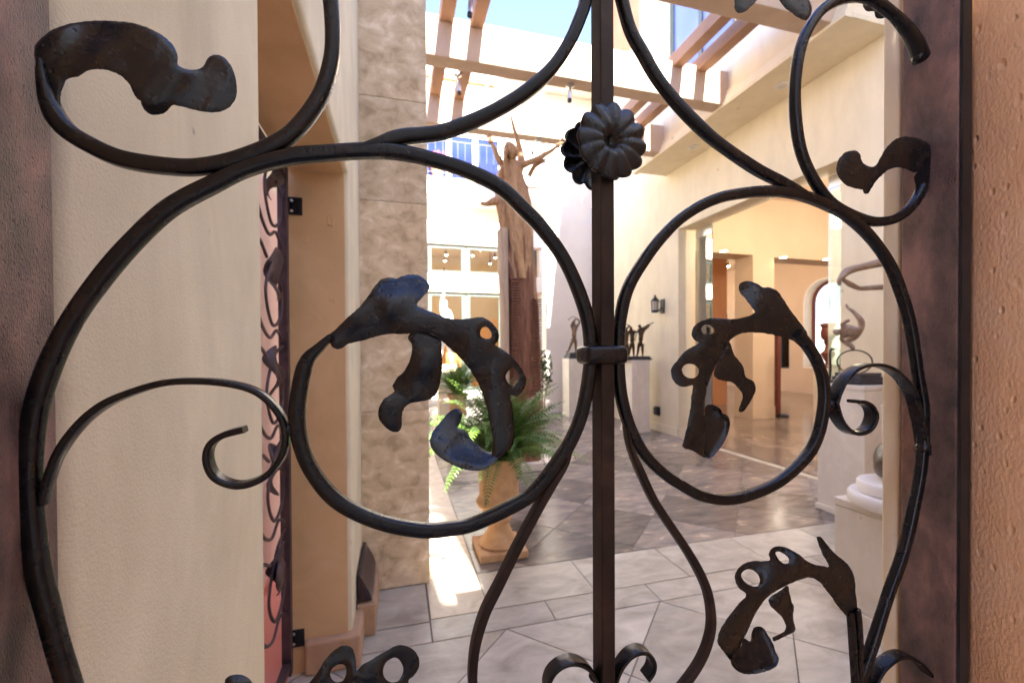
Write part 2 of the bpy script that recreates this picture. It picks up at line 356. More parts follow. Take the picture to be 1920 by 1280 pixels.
# ================================================================== SETTING
g = box('ground', -60, 60, -60, 90, -.14, -.08, GROUND); g['kind'] = 'structure'
floor = box('courtyard_floor', -3, 4.45, -2.0, 14, -.078, -.0045, GROUT); floor['kind'] = 'structure'
GAP = .0028
def tile(poly, M, parent, top=0.0, name='tile', th=.02):
    # shrink towards the centroid edge by edge for the joint, then extrude with a small arris
    cx = sum(p[0] for p in poly)/len(poly); cy = sum(p[1] for p in poly)/len(poly)
    P = list(poly)
    n = len(poly); sgn = 1 if sum((poly[(i+1) % n][0]-poly[i][0])*(poly[(i+1) % n][1]+poly[i][1]) for i in range(n)) < 0 else -1
    for i in range(n):
        (x0, y0), (x1, y1) = poly[i], poly[(i+1) % n]; l = math.hypot(x1-x0, y1-y0)
        if l < 1e-6: continue
        nx, ny = (y1-y0)/l*sgn, -(x1-x0)/l*sgn
        P = clip(P, nx, ny, nx*x0+ny*y0-GAP)
        if len(P) < 3: return
    if area(P) < .0008: return
    tz = top+random.uniform(-.0008, .0008)
    bm = bmesh.new(); f = bm.faces.new([bm.verts.new((x, y, tz)) for x, y in P])
    bmesh.ops.recalc_face_normals(bm, faces=[f])
    if f.normal.z < 0: f.normal_flip()
    r = bmesh.ops.inset_region(bm, faces=[f], thickness=.002, depth=0)
    for v in {v for q in r['faces'] for v in q.verts} - set(f.verts): v.co.z -= .0012
    ed = [e for e in bm.edges if len(e.link_faces) == 1]
    ex = bmesh.ops.extrude_edge_only(bm, edges=ed)
    for v in [q for q in ex['geom'] if isinstance(q, bmesh.types.BMVert)]: v.co.z -= th
    return finish(bm, name, M, parent, loc=(cx, cy, 0))
XR = 4.30                                 # foot of the gallery wall
# straight band A (long course) and B (narrow course)
for x in [-.163+.6333*k for k in range(-1, 8)]:
    a, b = x, x+.6333
    if a < .155: continue
    tile(clip(rect(a, b, 2.245, 2.632), 1, 0, XR), TILE, floor) if a < XR else None
tile(rect(.158, .47, 2.245, 2.632), CREAM_TILE, floor)
for x in [.155+.63*k for k in range(0, 7)]:
    tile(clip(rect(x, x+.63, 2.068, 2.243), 1, 0, XR), TILE, floor)
tile(rect(-.48, .153, 2.068, 2.225), TILE, floor)
tile(rect(-.12, .153, 2.228, 2.60), TILE, floor)
# 45 degree field in front of the bands
u = .88/2
for i in range(-3, 11):
    for j in range(-1, 8):
        cx, cy = .52+i*u, 2.066-u*j
        if (i+j) % 2 == 0: continue
        p = [(cx-u, cy), (cx, cy-u), (cx+u, cy), (cx, cy+u)]
        p = clip(p, 0, 1, 2.066); p = clip(p, -1, 0, .48); p = clip(p, 1, 0, XR)
        if len(p) > 2 and cy > -.9: tile(p, TILE, floor)
# cream border running back along the left side, then the slate field laid on the diagonal
for k in range(10): tile(rect(.158, .47, 2.634+.62*k, 2.634+.62*(k+1)), CREAM_TILE, floor)
us = .87/2
for i in range(-2, 13):
    for j in range(-1, 20):
        if (i+j) % 2: continue
        cx, cy = 1.62+us*(i-3), 2.70+us*j
        p = [(cx-us, cy), (cx, cy-us), (cx+us, cy), (cx, cy+us)]
        p = clip(p, 0, -1, -2.634); p = clip(p, -1, 0, -.472); p = clip(p, 1, 0, XR); p = clip(p, 0, 1, 10.9)
        if len(p) > 2: tile(p, SLATE, floor)
for i in range(-4, 1):
    for j in range(0, 13): tile(rect(-1.9+.62*(i+3)-1e-9, min(.156, -1.9+.62*(i+4)), 2.7+.62*j, 2.7+.62*(j+1)), SLATE, floor) if -1.9+.62*(i+3) < .15 else None

gfl = box('gallery_floor', 4.45, 14, -.5, 17, -.078, -.0045, GROUT); gfl['kind'] = 'structure'
box('threshold', 4.315, 4.40, 3.0, 6.0, -.01, .002, TILE, gfl, .002)
for i in range(14):
    for j in range(20):
        x, y = 4.452+.6*i, 2.6+.6*j
        if y/x > 1.45 or y/x < .62: continue
        tile(rect(x, x+.6, y, y+.6), GALFLOOR, gfl)
# small floor drain
d = at_z(832, 1046, 0)
dr = thing('floor_drain', 'small round metal floor drain set in the cream tile by the travertine pillar', 'drain', (d.x, d.y, 0))
lathe('rim', [(.026, -.004), (.026, .003), (.022, .004), (.021, .0015), (.0, .0015)], d.x, d.y, CHROME, dr, 24)
for k in range(-2, 3): box('grille_bar', d.x-.016, d.x+.016, d.y+k*.007-.0015, d.y+k*.007+.0015, .001, .0032, BLACK, dr)

# ================================================================== LEFT WALL WITH THE SIDE OPENING
lw = thing('passage_wall', 'cream stucco wall on the left with a doorway opening holding a second iron gate', 'wall', (-.33, 1.4, 0))
wall_x('wall', -.455, -.203, [(.327, 0), (.752, 0), (.752, 2.185), (2.026, 2.185), (2.026, 0), (2.60, 0), (2.60, 5.2), (.327, 5.2)], [], STUCCO, lw, .016)
box('reveal', -.452, -.221, 2.0195, 2.0255, 0, 2.178, REVEAL_SHADE, lw, .002)  # thin lining added to carry the shaded tan tone
box('reveal', -.452, -.221, .7525, .758, 0, 2.178, REVEAL_SHADE, lw, .002)
box('reveal', -.452, -.221, .759, 2.019, 2.1785, 2.1845, REVEAL_SHADE, lw, .002)
# dents in the plastered reveal
def dent(px, py, r):
    p = at_y(px, py, 2.026)
    bm = lathe_bm([(r, 0), (r*.86, .003), (r*.66, .0015), (r*.3, .0008)], 0, 0, 14)
    for v in bm.verts:
        a = math.atan2(v.co.y, v.co.x); k = 1+.22*math.sin(a*2+px)+.12*math.sin(a*5+py)
        v.co = Vector((p.x+v.co.x*k, 2.0197-v.co.z, p.z+v.co.y*k*1.25))
    finish(bm, 'shade_tan_patch', REVEAL_SHADE, lw, True)
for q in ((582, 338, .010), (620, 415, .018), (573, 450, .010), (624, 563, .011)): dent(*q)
# plinth: a stepped course along the reveal and the wall face
box('plinth', -.395, -.165, 1.985, 2.19, 0, .145, PLINTH, lw, .012)
box('plinth', -.201, -.112, 2.19, 2.598, 0, .16, PLINTH, lw, .010)
bm = bmesh.new()
pr = [(-.196, .17), (-.128, .17), (-.138, .205), (-.180, .295), (-.196, .305)]
A = [bm.verts.new((x, 2.20, z)) for x, z in pr]; B = [bm.verts.new((x, 2.585, z)) for x, z in pr]
bm.faces.new(A); bm.faces.new(B[::-1])
for i in range(5): bm.faces.new((A[i], A[(i+1) % 5], B[(i+1) % 5], B[i]))
bmesh.ops.recalc_face_normals(bm, faces=bm.faces); bev(bm, .004)
tag(finish(bm, 'metal_cover_strip', DARKWOOD, loc=(-.16, 2.39, .17)), 'dark purple brown cover strip leaning on the plinth beside the travertine pillar', 'trim strip')

# ------------------------------------------------------------------ travertine pillar
tp = thing('travertine_pillar', 'square pillar faced in mottled brown travertine tiles left of the courtyard', 'pillar', (0, 2.8, 0))
box('core', -.34, .165, 2.625, 2.99, 0, 5.3, GROUT, tp)
zs = [0, .433, 1.045, 1.658, 2.27, 2.871, 3.483, 4.095, 4.707, 5.3]
for a, b in zip(zs, zs[1:]):
    o_ = box('travertine_tile', -.34, .18, 2.602, 2.623, a+.0012, b-.0012, TRAV, tp, .0015, 1, loc=(0, 2.6, (a+b)/2))
    o_ = box('travertine_tile', .166, .18, 2.6245, 2.99, a+.0012, b-.0012, TRAV, tp, .0015, 1, loc=(.17, 2.8, (a+b)/2))

# ------------------------------------------------------------------ second gate, seen edge-on in the side opening
GX = -.452
sg = thing('side_gate', 'narrow purple brown iron gate seen edge on in the opening of the left wall', 'gate', (GX, 1.96, 0))
box('stile', GX-.018, GX+.018, 1.935, 1.97, .05, 2.16, IRON2, sg, .003)
for px, py in ((553, 387), (557, 1195)):
    p = at_y(px, py, 2.019)
    h = box('hinge_plate', p.x-.028, p.x+.03, 2.0135, 2.019, p.z-.038, p.z+.038, BLACK, sg, .002)
    for s_ in (-1, 1):
        lathe('bolt', [(.006, 0), (.006, .004), (.003, .006)], 0, 0, CHROME, h, 10).location = Vector((0, 0, 0))
        bo = h.children[-1]
        for v in bo.data.vertices: c_ = v.co.copy()+wloc(h); v.co = Vector((p.x-.012+c_.x, 2.0133-c_.z, p.z+s_*.022+c_.y))-wloc(h)
    box('hinge_arm', GX+.006, p.x-.02, 1.97, 2.013, p.z-.012, p.z+.012, IRON2, sg, .002)
def gy(y, z): return Vector((GX, y, z))
def gscroll(pts, r=.006):
    bm = sweep_bm(spline([gy(*p) for p in pts], .02), r*2, r*1.6, .8, Vector((1, 0, 0)))
    return sharp(finish(bm, 'scroll', IRON2, sg, True), 60)
for zc in (2.0, 1.62, 1.25, .88, .50):
    gscroll([(1.93, zc+.17), (1.80, zc+.13), (1.70, zc), (1.78, zc-.12), (1.90, zc-.08), (1.92, zc+.03), (1.85, zc+.06)])
    gscroll([(1.93, zc-.18), (1.84, zc-.14), (1.74, zc-.17), (1.62, zc-.10), (1.55, zc+.05), (1.62, zc+.16), (1.72, zc+.12)])
    l = [(1.72, zc+.12), (1.78, zc+.17), (1.84, zc+.155), (1.885, zc+.10), (1.87, zc+.05), (1.82, zc+.02), (1.80, zc-.03), (1.76, zc+.0), (1.75, zc+.06)]
    bm = plate_bm([tuple(q) for q in spline(l, .015, True)], [], lambda a, b, s: (GX+.02*math.sin(b*40)+(.004 if s else 0), a, b))
    finish(bm, 'leaf', IRON2, sg, True)
p = at_x(513, 1078, GX)
bm = lathe_bm([(.05, 0), (.052, .004), (.02, .012), (.0, .012)], 0, 0, 24)
for v in bm.verts:
    a = math.atan2(v.co.y, v.co.x); k = 1+.12*abs(math.sin(a*5)); v.co = Vector((GX+.02+v.co.z, p.y+v.co.x*k, p.z+v.co.y*k))
finish(bm, 'rosette', IRON2, sg, True)
box('rail', GX-.015, GX+.015, .80, 1.935, .08, .11, IRON2, sg, .002); box('rail', GX-.015, GX+.015, .80, 1.935, 2.12, 2.15, IRON2, sg, .002)
pw = thing('pink_wall', 'pink rendered garden wall with a salmon foot seen beyond the side gate', 'wall', (-.85, 2.6, 0))
box('wall', -.95, -.75, .4, 5.5, .05, 2.42, PINK, pw); box('foot_course', -.95, -.74, .4, 5.5, -.05, .049, SALMON, pw)
pv = box('salmon_paving', -.739, -.46, .6, 5.5, -.03, .004, SALMON); pv['kind'] = 'structure'

# ================================================================== NEAR RIGHT JAMB AND ADDED SUN BLOCKERS
rw = thing('gate_jamb_wall', 'rough tan stucco jamb close to the camera at the right edge', 'wall', (.8, 0, 0))
bm = bmesh.new()
pl = [(.53, -.9), (.53, .2825), (.56, .2825), (.56, .3255), (1.05, .3255), (1.05, -.9)]
a_ = [bm.verts.new((x, y, -.05)) for x, y in pl]; b_ = [bm.verts.new((x, y, 1.80)) for x, y in pl]
bm.faces.new(a_); bm.faces.new(b_[::-1])
for i in range(len(pl)): bm.faces.new((a_[i], a_[(i+1) % len(pl)], b_[(i+1) % len(pl)], b_[i]))
bmesh.ops.recalc_face_normals(bm, faces=bm.faces)
bev(bm, .004, 2)
finish(bm, 'wall', STUCCO_NEAR, rw, True)
box('wall_edge', .5085, 1.05, .327, .344, -.05, 1.80, GAL_WALL, rw, .004, 3, smooth=True)
lj = box('gate_jamb_wall', -.9, -.228, -.9, .275, -.05, 2.6, STUCCO_NEAR, None, .006); tag(lj, 'rough stucco jamb just outside the left edge, before the gate', 'wall')
wl = box('gate_jamb_wall', 1.055, 9, -.05, .343, -.05, 2.7, STUCCO, None, .006); tag(wl, 'unseen cream wall added right of the gate jamb to keep the sun out', 'wall')  # added out of view to stop sun reaching the near floor
fb = thing('sun_blocker', 'unseen tall blocks added south of the gate to shade the courtyard', 'building', (0, -4, 0))  # added out of view, shaped only to block the sun
def prism_z(name, poly, z0, z1, M, par):
    bm = bmesh.new(); n = len(poly)
    A = [bm.verts.new((x, y, z0)) for x, y in poly]; B = [bm.verts.new((x, y, z1)) for x, y in poly]
    bm.faces.new(A); bm.faces.new(B[::-1])
    for i in range(n): bm.faces.new((A[i], A[(i+1) % n], B[(i+1) % n], B[i]))
    return finish(bm, name, M, par)
prism_z('block', [(-.80, -6), (1.03, -6), (.72, -2.7), (-.80, -2.7)], -.08, 10.2, STUCCO, fb)
prism_z('block', [(1.255, -6), (9, -6), (9, -2.7), (.945, -2.7)], -.08, 10.2, STUCCO, fb)  # gap between the added blocks lets a strip of sun reach the urn
box('slot_blocker', .82, 1.16, -5.9, -4.5, -.08, 5.85, STUCCO, fb)  # closes the foot of the gap so no sun hits the gate

# ================================================================== THE GATE
YG = .30
gate = thing('scrollwork_gate', 'black wrought iron scrollwork gate filling the foreground', 'gate', (.153, YG, 0))
def G(px, py, dy=0): return at_y(px, py, YG+dy)
def bar(name, pts, w=.0095, d=.0095, rr=.62, taper=None, step=.003, rough=.03, M=IRON, par=None):
    path = spline([G(*p) for p in pts], step)
    return sharp(finish(sweep_bm(path, w, d, rr, taper=taper, rough=rough), name, M, par or gate, True), 50)
# stiles: rusty posts whose inner faces carry the scroll ends
def stile(x0, x1):
    o = box('stile', x0, x1, .2765, .3235, .03, 2.3, STILE, gate, .002)
stile(-.224, -.2007); stile(.5055, .5165)
box('gap_shadow', .5058, .5175, .2740, .2763, .03, 2.3, BLACK, gate)  # black strip painted in where the gap only lies in shadow
box('top_rail', -.2005, .5053, .288, .312, 2.24, 2.264, STILE, gate, .002); box('bottom_rail', -.2005, .5053, .288, .312, .12, .144, STILE, gate, .002)
# centre bar, slightly deeper than wide
bx = at_y(1130.5, 640, YG).x
cb = box('centre_bar', bx-.0056, bx+.0056, YG-.0085, YG+.0085, .13, 2.25, IRON_BAR, gate, .0012)
e1 = lambda t: (min(1, .25+t*8), 1)
e2 = lambda t: (min(1, .25+(1-t)*8), 1)
bar('scroll', [(700, 1330), (740, 1420), (690, 1520), (560, 1580), (400, 1570), (250, 1490), (165, 1380), (130, 1280), (109, 1213), (89, 1136), (72, 1068), (60, 968), (56, 905), (57, 850), (68, 766), (96, 680), (137, 598), (190, 523), (240, 464), (300, 405), (345, 374), (400, 346), (460, 317), (540, 295), (620, 287), (690, 283), (740, 285), (801, 297), (870, 318), (936, 350), (982, 392), (1018, 430), (1055, 482), (1079, 531), (1098, 585), (1106, 631), (1106, 690), (1093, 766), (1073, 820), (1047, 863), (1010, 912), (976, 940), (892, 980), (845, 990), (791, 993), (710, 977), (636, 941), (590, 890), (565, 835), (557, 770), (572, 684), (597, 653), (622, 630)], taper=lambda t: (min(1, .45+(1-t)*30), 1))
bar('scroll', [(1118, -420), (1020, -520), (880, -560), (740, -500), (640, -360), (600, -190), (606, -80), (620, 0), (624, 80), (617, 133), (598, 186), (556, 242), (515, 272), (457, 296), (400, 310), (336, 314), (235, 300), (165, 270), (121, 240), (96, 200), (85, 150), (84, 118)], taper=lambda t: (min(1, .35+(1-t)*14), 1))
bar('scroll', [(672, 279), (715, 268), (757, 257), (800, 253), (841, 245), (909, 218), (976, 180), (1030, 134), (1066, 82), (1089, 30), (1098, 0), (1108, -70)], taper=e1)
bar('scroll', [(1152, -70), (1166, 0), (1182, 58), (1206, 103), (1231, 146), (1265, 190), (1306, 233), (1347, 269), (1414, 315), (1461, 340), (1500, 362), (1530, 374)], .0088, .0088, taper=e2)
bar('scroll', [(1150, 1620), (1250, 1640), (1400, 1600), (1520, 1500), (1585, 1380), (1602, 1310), (1617, 1262), (1636, 1206), (1666, 1112), (1693, 1036), (1713, 951), (1724, 895), (1729, 850), (1731, 800), (1730, 760), (1722, 709), (1715, 660), (1704, 598), (1688, 545), (1666, 493), (1632, 445), (1592, 408), (1550, 384), (1500, 366), (1448, 359), (1381, 364), (1330, 378), (1280, 407), (1240, 445), (1208, 487), (1177, 541), (1163, 598), (1160, 645), (1160, 699), (1166, 749), (1182, 803), (1208, 851), (1245, 888), (1280, 911), (1315, 929), (1362, 936), (1409, 926), (1456, 905), (1491, 877), (1519, 845), (1536, 807), (1545, 756), (1543, 712), (1529, 672), (1508, 640), (1494, 624)], .0088, .0088)
bar('scroll', [(1727, 110, .002), (1716, 80, -.002), (1696, 50, -.004), (1668, 22, -.004), (1630, -2, -.003), (1590, -4, -.001), (1549, 13), (1522, 44), (1503, 84), (1493, 134), (1490, 188), (1495, 252), (1508, 302), (1535, 353), (1566, 386), (1616, 411), (1650, 416), (1683, 408), (1712, 383), (1730, 350)], .0088, .0088, .8, taper=lambda t: (1+.75*max(0, 1-t/.12), 1+.5*max(0, 1-t/.12)))
# thin branches below the rings
bar('branch', [(1068, 842), (1057, 872), (1026, 920), (976, 1011), (936, 1092), (909, 1146), (892, 1203), (886, 1253), (888, 1290), (905, 1360), (950, 1450), (1030, 1540), (1122, 1610)], .0062, .0095, .3, taper=e1, M=IRON_BAR)
bar('branch', [(1172, 800), (1181, 838), (1199, 881), (1221, 929), (1241, 962), (1290, 1035), (1317, 1085), (1329, 1122), (1333, 1166), (1326, 1204), (1311, 1239), (1290, 1271), (1245, 1330), (1190, 1420), (1142, 1550)], .0062, .0085, .6, taper=e1, M=IRON_BAR)
bar('leaf_stem', [(1350, -60), (1420, -110), (1510, -110), (1580, -60), (1615, -4)], .0062, .008, .7)
# flat curled straps
def strap(pts, w=.0032, d=.0125, tp_=None): return bar('strap', pts, w, d, .8, tp_, .0015)
sh = lambda t: (1, min(1, .55+t*2.2))
strap([(80, 945), (89, 910), (108, 857), (138, 811), (177, 772), (225, 744), (302, 719), (369, 714), (437, 720), (487, 737), (521, 770), (536, 806), (531, 850), (504, 887), (470, 905), (437, 907), (405, 892), (391, 862), (396, 833), (420, 815), (460, 804)], .004, .010, sh)
strap([(1732, 850), (1722, 790), (1706, 735), (1680, 701), (1648, 685), (1612, 687), (1585, 704), (1568, 732), (1560, 755)])
strap([(1559, 752), (1568, 782), (1584, 804), (1603, 812), (1624, 803), (1634, 780), (1628, 762), (1614, 753), (1600, 752)])
strap([(1128, 1300), (1112, 1262), (1095, 1243), (1072, 1236), (1048, 1243), (1030, 1262), (1024, 1290), (1034, 1320)])
strap([(1142, 1300), (1150, 1270), (1161, 1245), (1178, 1224), (1197, 1216), (1213, 1221), (1221, 1236), (1219, 1252), (1209, 1267)])
strap([(1620, 1310), (1632, 1280), (1650, 1248), (1677, 1228), (1702, 1228), (1726, 1246), (1744, 1272), (1752, 1310)])
# collar round the bar and the two rings
p = at_y(1128, 665, YG)
bm = bmesh.new(); add_box(bm, p.x-.0172, p.x+.0172, YG-.0125, YG+.0125, p.z-.0072, p.z+.0072); bmesh.ops.recalc_face_normals(bm, faces=bm.faces); bev(bm, .0045, 4)
finish(bm, 'collar', IRON, gate, True)
# rosettes in front of and behind the bar
def rosette(cz, dy, sgn):
    bm = bmesh.new(); n, rings = 96, 14; R_ = .0282; L = []
    for j in range(rings+1):
        q = j/rings; ring = []
        for k in range(n):
            a = 2*math.pi*k/n; lobe = abs(math.cos(a*6+.35))**.8
            r = R_*q*(1-.10*q*q*(1-lobe))
            h = .010*(1-max(0, 1-q/.42)**2.2)-.0045*max(0, (q-.42)/.58)**1.6+.0020*q*lobe   # bell that flares and turns over
            ring.append((r*math.cos(a), r*math.sin(a), h))
        L.append(ring)
    A = [[bm.verts.new((bx+x, YG+dy-sgn*h, cz+z)) for x, z, h in r] for r in L[1:]]
    Bk = [[bm.verts.new((bx+x*.985, YG+dy-sgn*(h-.0016), cz+z*.985)) for x, z, h in r] for r in L[1:]]
    for P_ in (A, Bk):
        for r0, r1 in zip(P_, P_[1:]):
            for k in range(n): bm.faces.new((r0[k], r0[(k+1) % n], r1[(k+1) % n], r1[k]))
        bm.faces.new(P_[0])
    for k in range(n): bm.faces.new((A[-1][k], A[-1][(k+1) % n], Bk[-1][(k+1) % n], Bk[-1][k]))
    finish(bm, 'rosette', IRON_LEAF, gate, True)
rz = at_y(1142, 263, YG-.016).z
rosette(rz, -.0088, 1); rosette(at_y(1109, 291, YG+.016).z, .0088, -1)

# ---- forged leaves
_jr = random.Random(5)
def leaf(outline, holes=(), org=(0, 0), sc=1.0, y0=0.0, ctrl=(), tilt=0.0, th=.0022, bulge=.0009, step=7.0, name='leaf', ripple=.0004, ph=0):
    ux = lambda P: [(org[0]+x/sc, org[1]+y/sc) for x, y in P]
    O = [(q.x+_jr.uniform(-.55, .55), q.y+_jr.uniform(-.55, .55)) for q in spline(ux(outline), 4, True)]   # cut and filed edge
    Hs = [[tuple(q) for q in spline(ux(h), 3, True)] for h in holes]
    C_ = [(org[0]+a/sc, org[1]+b/sc, c) for a, b, c in ctrl]
    xs = [q[0] for q in O]; ys = [q[1] for q in O]
    loops = [O]+Hs
    def dist(x, y): return min(math.hypot(x-a, y-b) for l in loops for a, b in l)
    I = []
    y = min(ys)+step/2; k = 0
    while y < max(ys):
        x = min(xs)+(step/2 if k % 2 else step*.2)
        while x < max(xs):
            if inside((x, y), O) and not any(inside((x, y), h) for h in Hs) and dist(x, y) > step*.55: I.append((x, y))
            x += step
        y += step*.866; k += 1
    cache = {}
    def dy(x, y):
        key = (round(x, 2), round(y, 2))
        if key not in cache:
            v = y0
            if C_:
                ws = [1/((x-a)**2+(y-b)**2+900)**1.5 for a, b, c in C_]; v += sum(w*c[2] for w, c in zip(ws, C_))/sum(ws)
            v += tilt*((min(ys)+max(ys))/2-y)
            dd = min(dist(x, y), 10)/10
            v -= bulge*(1-(1-dd)**2)
            v += ripple*(math.sin(x*.05+ph)*math.sin(y*.043+ph*2)+.25*math.sin(x*.13+y*.11+ph))
            cache[key] = v
        return cache[key]
    bm = plate_bm(O, Hs, lambda a, b, s: G(a, b, dy(a, b)+(th if s else 0)), I)
    return sharp(finish(bm, name, IRON_LEAF, gate, True), 60)
# upper left
leaf([(255, 400), (270, 330), (330, 270), (400, 220), (500, 185), (620, 165), (750, 155), (880, 160), (1000, 175), (1100, 205), (1200, 255), (1280, 320), (1320, 380), (1335, 440), (1330, 480), (1360, 505), (1420, 522), (1480, 520), (1520, 500), (1545, 460), (1570, 425), (1620, 412), (1680, 430), (1730, 490), (1760, 560), (1778, 650), (1770, 730), (1735, 790), (1680, 830), (1600, 845), (1500, 835), (1400, 810), (1300, 790), (1270, 800), (1180, 790), (1090, 775), (1030, 740), (1000, 700), (975, 640), (930, 590), (870, 550), (800, 528), (720, 522), (650, 535), (590, 575), (540, 585), (500, 600), (465, 680), (452, 760), (458, 830), (400, 860), (330, 800), (300, 740), (288, 650), (275, 520)],
     org=(0, 0), sc=4, y0=-.001, ctrl=[(300, 700, .002), (350, 300, -.002), (700, 180, .006), (800, 450, -.004), (1100, 450, -.004), (1300, 480, -.003), (1600, 640, .004), (1750, 650, .008), (1620, 430, .008)], ph=1)
leaf([(1060, 730), (1068, 800), (1080, 822), (1130, 862), (1190, 862), (1240, 845), (1280, 805), (1290, 770), (1200, 720)], org=(0, 0), sc=4, y0=.006, ctrl=[(1150, 720, -.002), (1180, 860, .010)], ph=2)
# left ring: spine leaf with two eyelets, hanging lobe and curled tip
leaf([(262, 462), (300, 420), (350, 370), (430, 300), (480, 240), (520, 180), (560, 135), (610, 122), (650, 130), (680, 115), (730, 106), (780, 112), (820, 140), (842, 170), (835, 195), (800, 235), (768, 280), (800, 300), (850, 318), (900, 340), (960, 358), (1030, 360), (1090, 352), (1140, 350), (1190, 375), (1225, 415), (1237, 455), (1230, 490), (1213, 505), (1260, 535), (1310, 575), (1350, 620), (1385, 680), (1390, 730), (1370, 775), (1340, 800), (1302, 796), (1312, 850), (1320, 930), (1325, 1020), (1312, 1085), (1272, 1130), (1235, 1160), (1190, 1195), (1197, 1120), (1200, 1080), (1195, 1010), (1180, 930), (1165, 860), (1140, 780), (1110, 715), (1070, 650), (1020, 590), (970, 540), (930, 505), (900, 480), (860, 450), (800, 430), (740, 440), (680, 447), (600, 445), (520, 465), (450, 485), (380, 500), (330, 530), (285, 520)],
     holes=[[(1128, 440), (1140, 410), (1165, 405), (1185, 425), (1195, 450), (1185, 470), (1160, 472), (1138, 462)], [(1275, 680), (1300, 647), (1325, 643), (1345, 670), (1345, 710), (1325, 743), (1300, 735), (1280, 710)]],
     org=(530, 480), sc=3.048, y0=-.002, ctrl=[(300, 480, .001), (400, 480, .006), (400, 340, -.002), (600, 420, .007), (620, 300, -.004), (600, 125, .020), (660, 150, .012), (760, 110, .026), (820, 160, .020), (740, 230, .001), (640, 240, -.003), (800, 350, -.002), (1000, 400, -.002), (950, 520, .006), (1100, 480, -.004), (1220, 400, .003), (1200, 700, -.004), (1120, 710, .006), (1370, 700, .003), (1260, 900, -.003), (1260, 1080, -.006)], ph=3)
leaf([(760, 420), (840, 440), (905, 480), (908, 530), (912, 620), (905, 690), (890, 760), (865, 800), (820, 825), (760, 835), (720, 845), (690, 880), (680, 930), (680, 970), (660, 1003), (620, 1000), (570, 960), (548, 920), (548, 870), (575, 820), (610, 795), (640, 770), (628, 745), (650, 700), (690, 660), (725, 600), (738, 540), (735, 500), (715, 465)],
     org=(530, 480), sc=3.048, y0=.002, ctrl=[(800, 450, .002), (820, 620, -.003), (760, 760, .002), (660, 760, .008), (600, 850, .0), (620, 970, .004), (880, 780, .006)], ph=4)
leaf([(1230, 1158), (1180, 1205), (1130, 1225), (1060, 1222), (1000, 1205), (940, 1175), (880, 1135), (850, 1090), (840, 1050), (860, 1000), (900, 950), (940, 900), (985, 872), (1015, 875), (1028, 895), (1020, 935), (1000, 980), (1040, 995), (1075, 1040), (1120, 1080), (1170, 1115), (1198, 1122), (1235, 1120)],
     org=(530, 480), sc=3.048, y0=-.004, ctrl=[(1210, 1150, -.002), (1160, 1120, .014), (1150, 1215, -.006), (1040, 1060, .010), (1000, 1200, -.006), (880, 1080, -.002), (930, 960, .004), (1000, 890, .012)], ph=5, tilt=.00016)
# right ring leaf
leaf([(948, 405), (935, 375), (880, 300), (840, 250), (800, 190), (760, 130), (720, 105), (690, 97), (660, 100), (630, 80), (590, 62), (550, 57), (515, 70), (500, 100), (515, 140), (550, 180), (580, 220), (605, 260), (560, 285), (480, 302), (420, 303), (340, 297), (280, 310), (230, 335), (200, 375), (195, 415), (220, 445), (245, 458), (190, 490), (140, 525), (110, 565), (75, 605), (62, 650), (75, 700), (110, 735), (160, 743), (205, 735), (195, 800), (185, 900), (165, 1010), (145, 1090), (138, 1130), (160, 1148), (180, 1150), (200, 1158), (220, 1165), (255, 1190), (290, 1203), (284, 1150), (285, 1050), (280, 900), (290, 780), (320, 680), (360, 590), (410, 500), (450, 440), (500, 405), (560, 392), (640, 395), (720, 405), (800, 425), (860, 450), (915, 485)],
     holes=[[(258, 372), (275, 345), (310, 343), (340, 370), (335, 395), (300, 403), (270, 395)], [(133, 630), (160, 598), (205, 598), (240, 625), (240, 660), (215, 685), (175, 685), (145, 665)]],
     org=(1240, 510), sc=3.459, y0=-.002, ctrl=[(920, 440, .001), (800, 430, .007), (640, 390, .006), (760, 250, -.004), (560, 80, .014), (520, 110, .012), (640, 200, -.003), (700, 110, .008), (500, 350, -.002), (420, 470, .007), (330, 420, -.004), (220, 370, .003), (280, 520, -.003), (80, 650, .004), (180, 560, -.001), (310, 690, .006), (240, 800, -.004), (220, 1000, -.004), (180, 1140, .002), (280, 1180, .008)], ph=6)
leaf([(440, 455), (470, 530), (500, 570), (535, 620), (545, 680), (590, 700), (613, 745), (605, 790), (570, 850), (530, 905), (500, 900), (520, 840), (525, 790), (490, 740), (460, 715), (400, 705), (360, 690), (338, 660), (360, 590), (400, 510)],
     org=(1240, 510), sc=3.459, y0=.006, ctrl=[(440, 460, -.002), (420, 600, .0), (520, 650, .004), (570, 750, .001), (520, 880, .008)], ph=7)
leaf([(285, 870), (320, 858), (360, 870), (390, 895), (395, 915), (430, 930), (446, 980), (435, 1040), (400, 1110), (350, 1180), (310, 1205), (288, 1200), (282, 1100), (280, 950)],
     org=(1240, 510), sc=3.459, y0=.005, ctrl=[(290, 1100, .002), (300, 900, .008), (400, 950, .003), (330, 1180, -.002)], ph=8, bulge=-.003)
# small leaf on the right stile
leaf([(1310, 960), (1290, 965), (1250, 945), (1190, 935), (1140, 955), (1100, 990), (1060, 1040), (1035, 1080), (1010, 1078), (1005, 1060), (950, 1050), (900, 1025), (865, 980), (858, 940), (870, 890), (910, 850), (960, 840), (990, 860), (1000, 900), (1030, 925), (1065, 930), (1090, 905), (1120, 850), (1160, 800), (1220, 765), (1300, 768), (1370, 800), (1410, 860), (1420, 930), (1400, 990), (1370, 1050), (1345, 1110), (1300, 1100), (1300, 1030), (1290, 985)],
     org=(1280, 0), sc=2.977, y0=-.002, ctrl=[(1340, 1080, .001), (1400, 880, .002), (1250, 800, -.003), (1120, 960, .004), (950, 950, -.003), (880, 930, .003), (1030, 1060, .004)], ph=9)
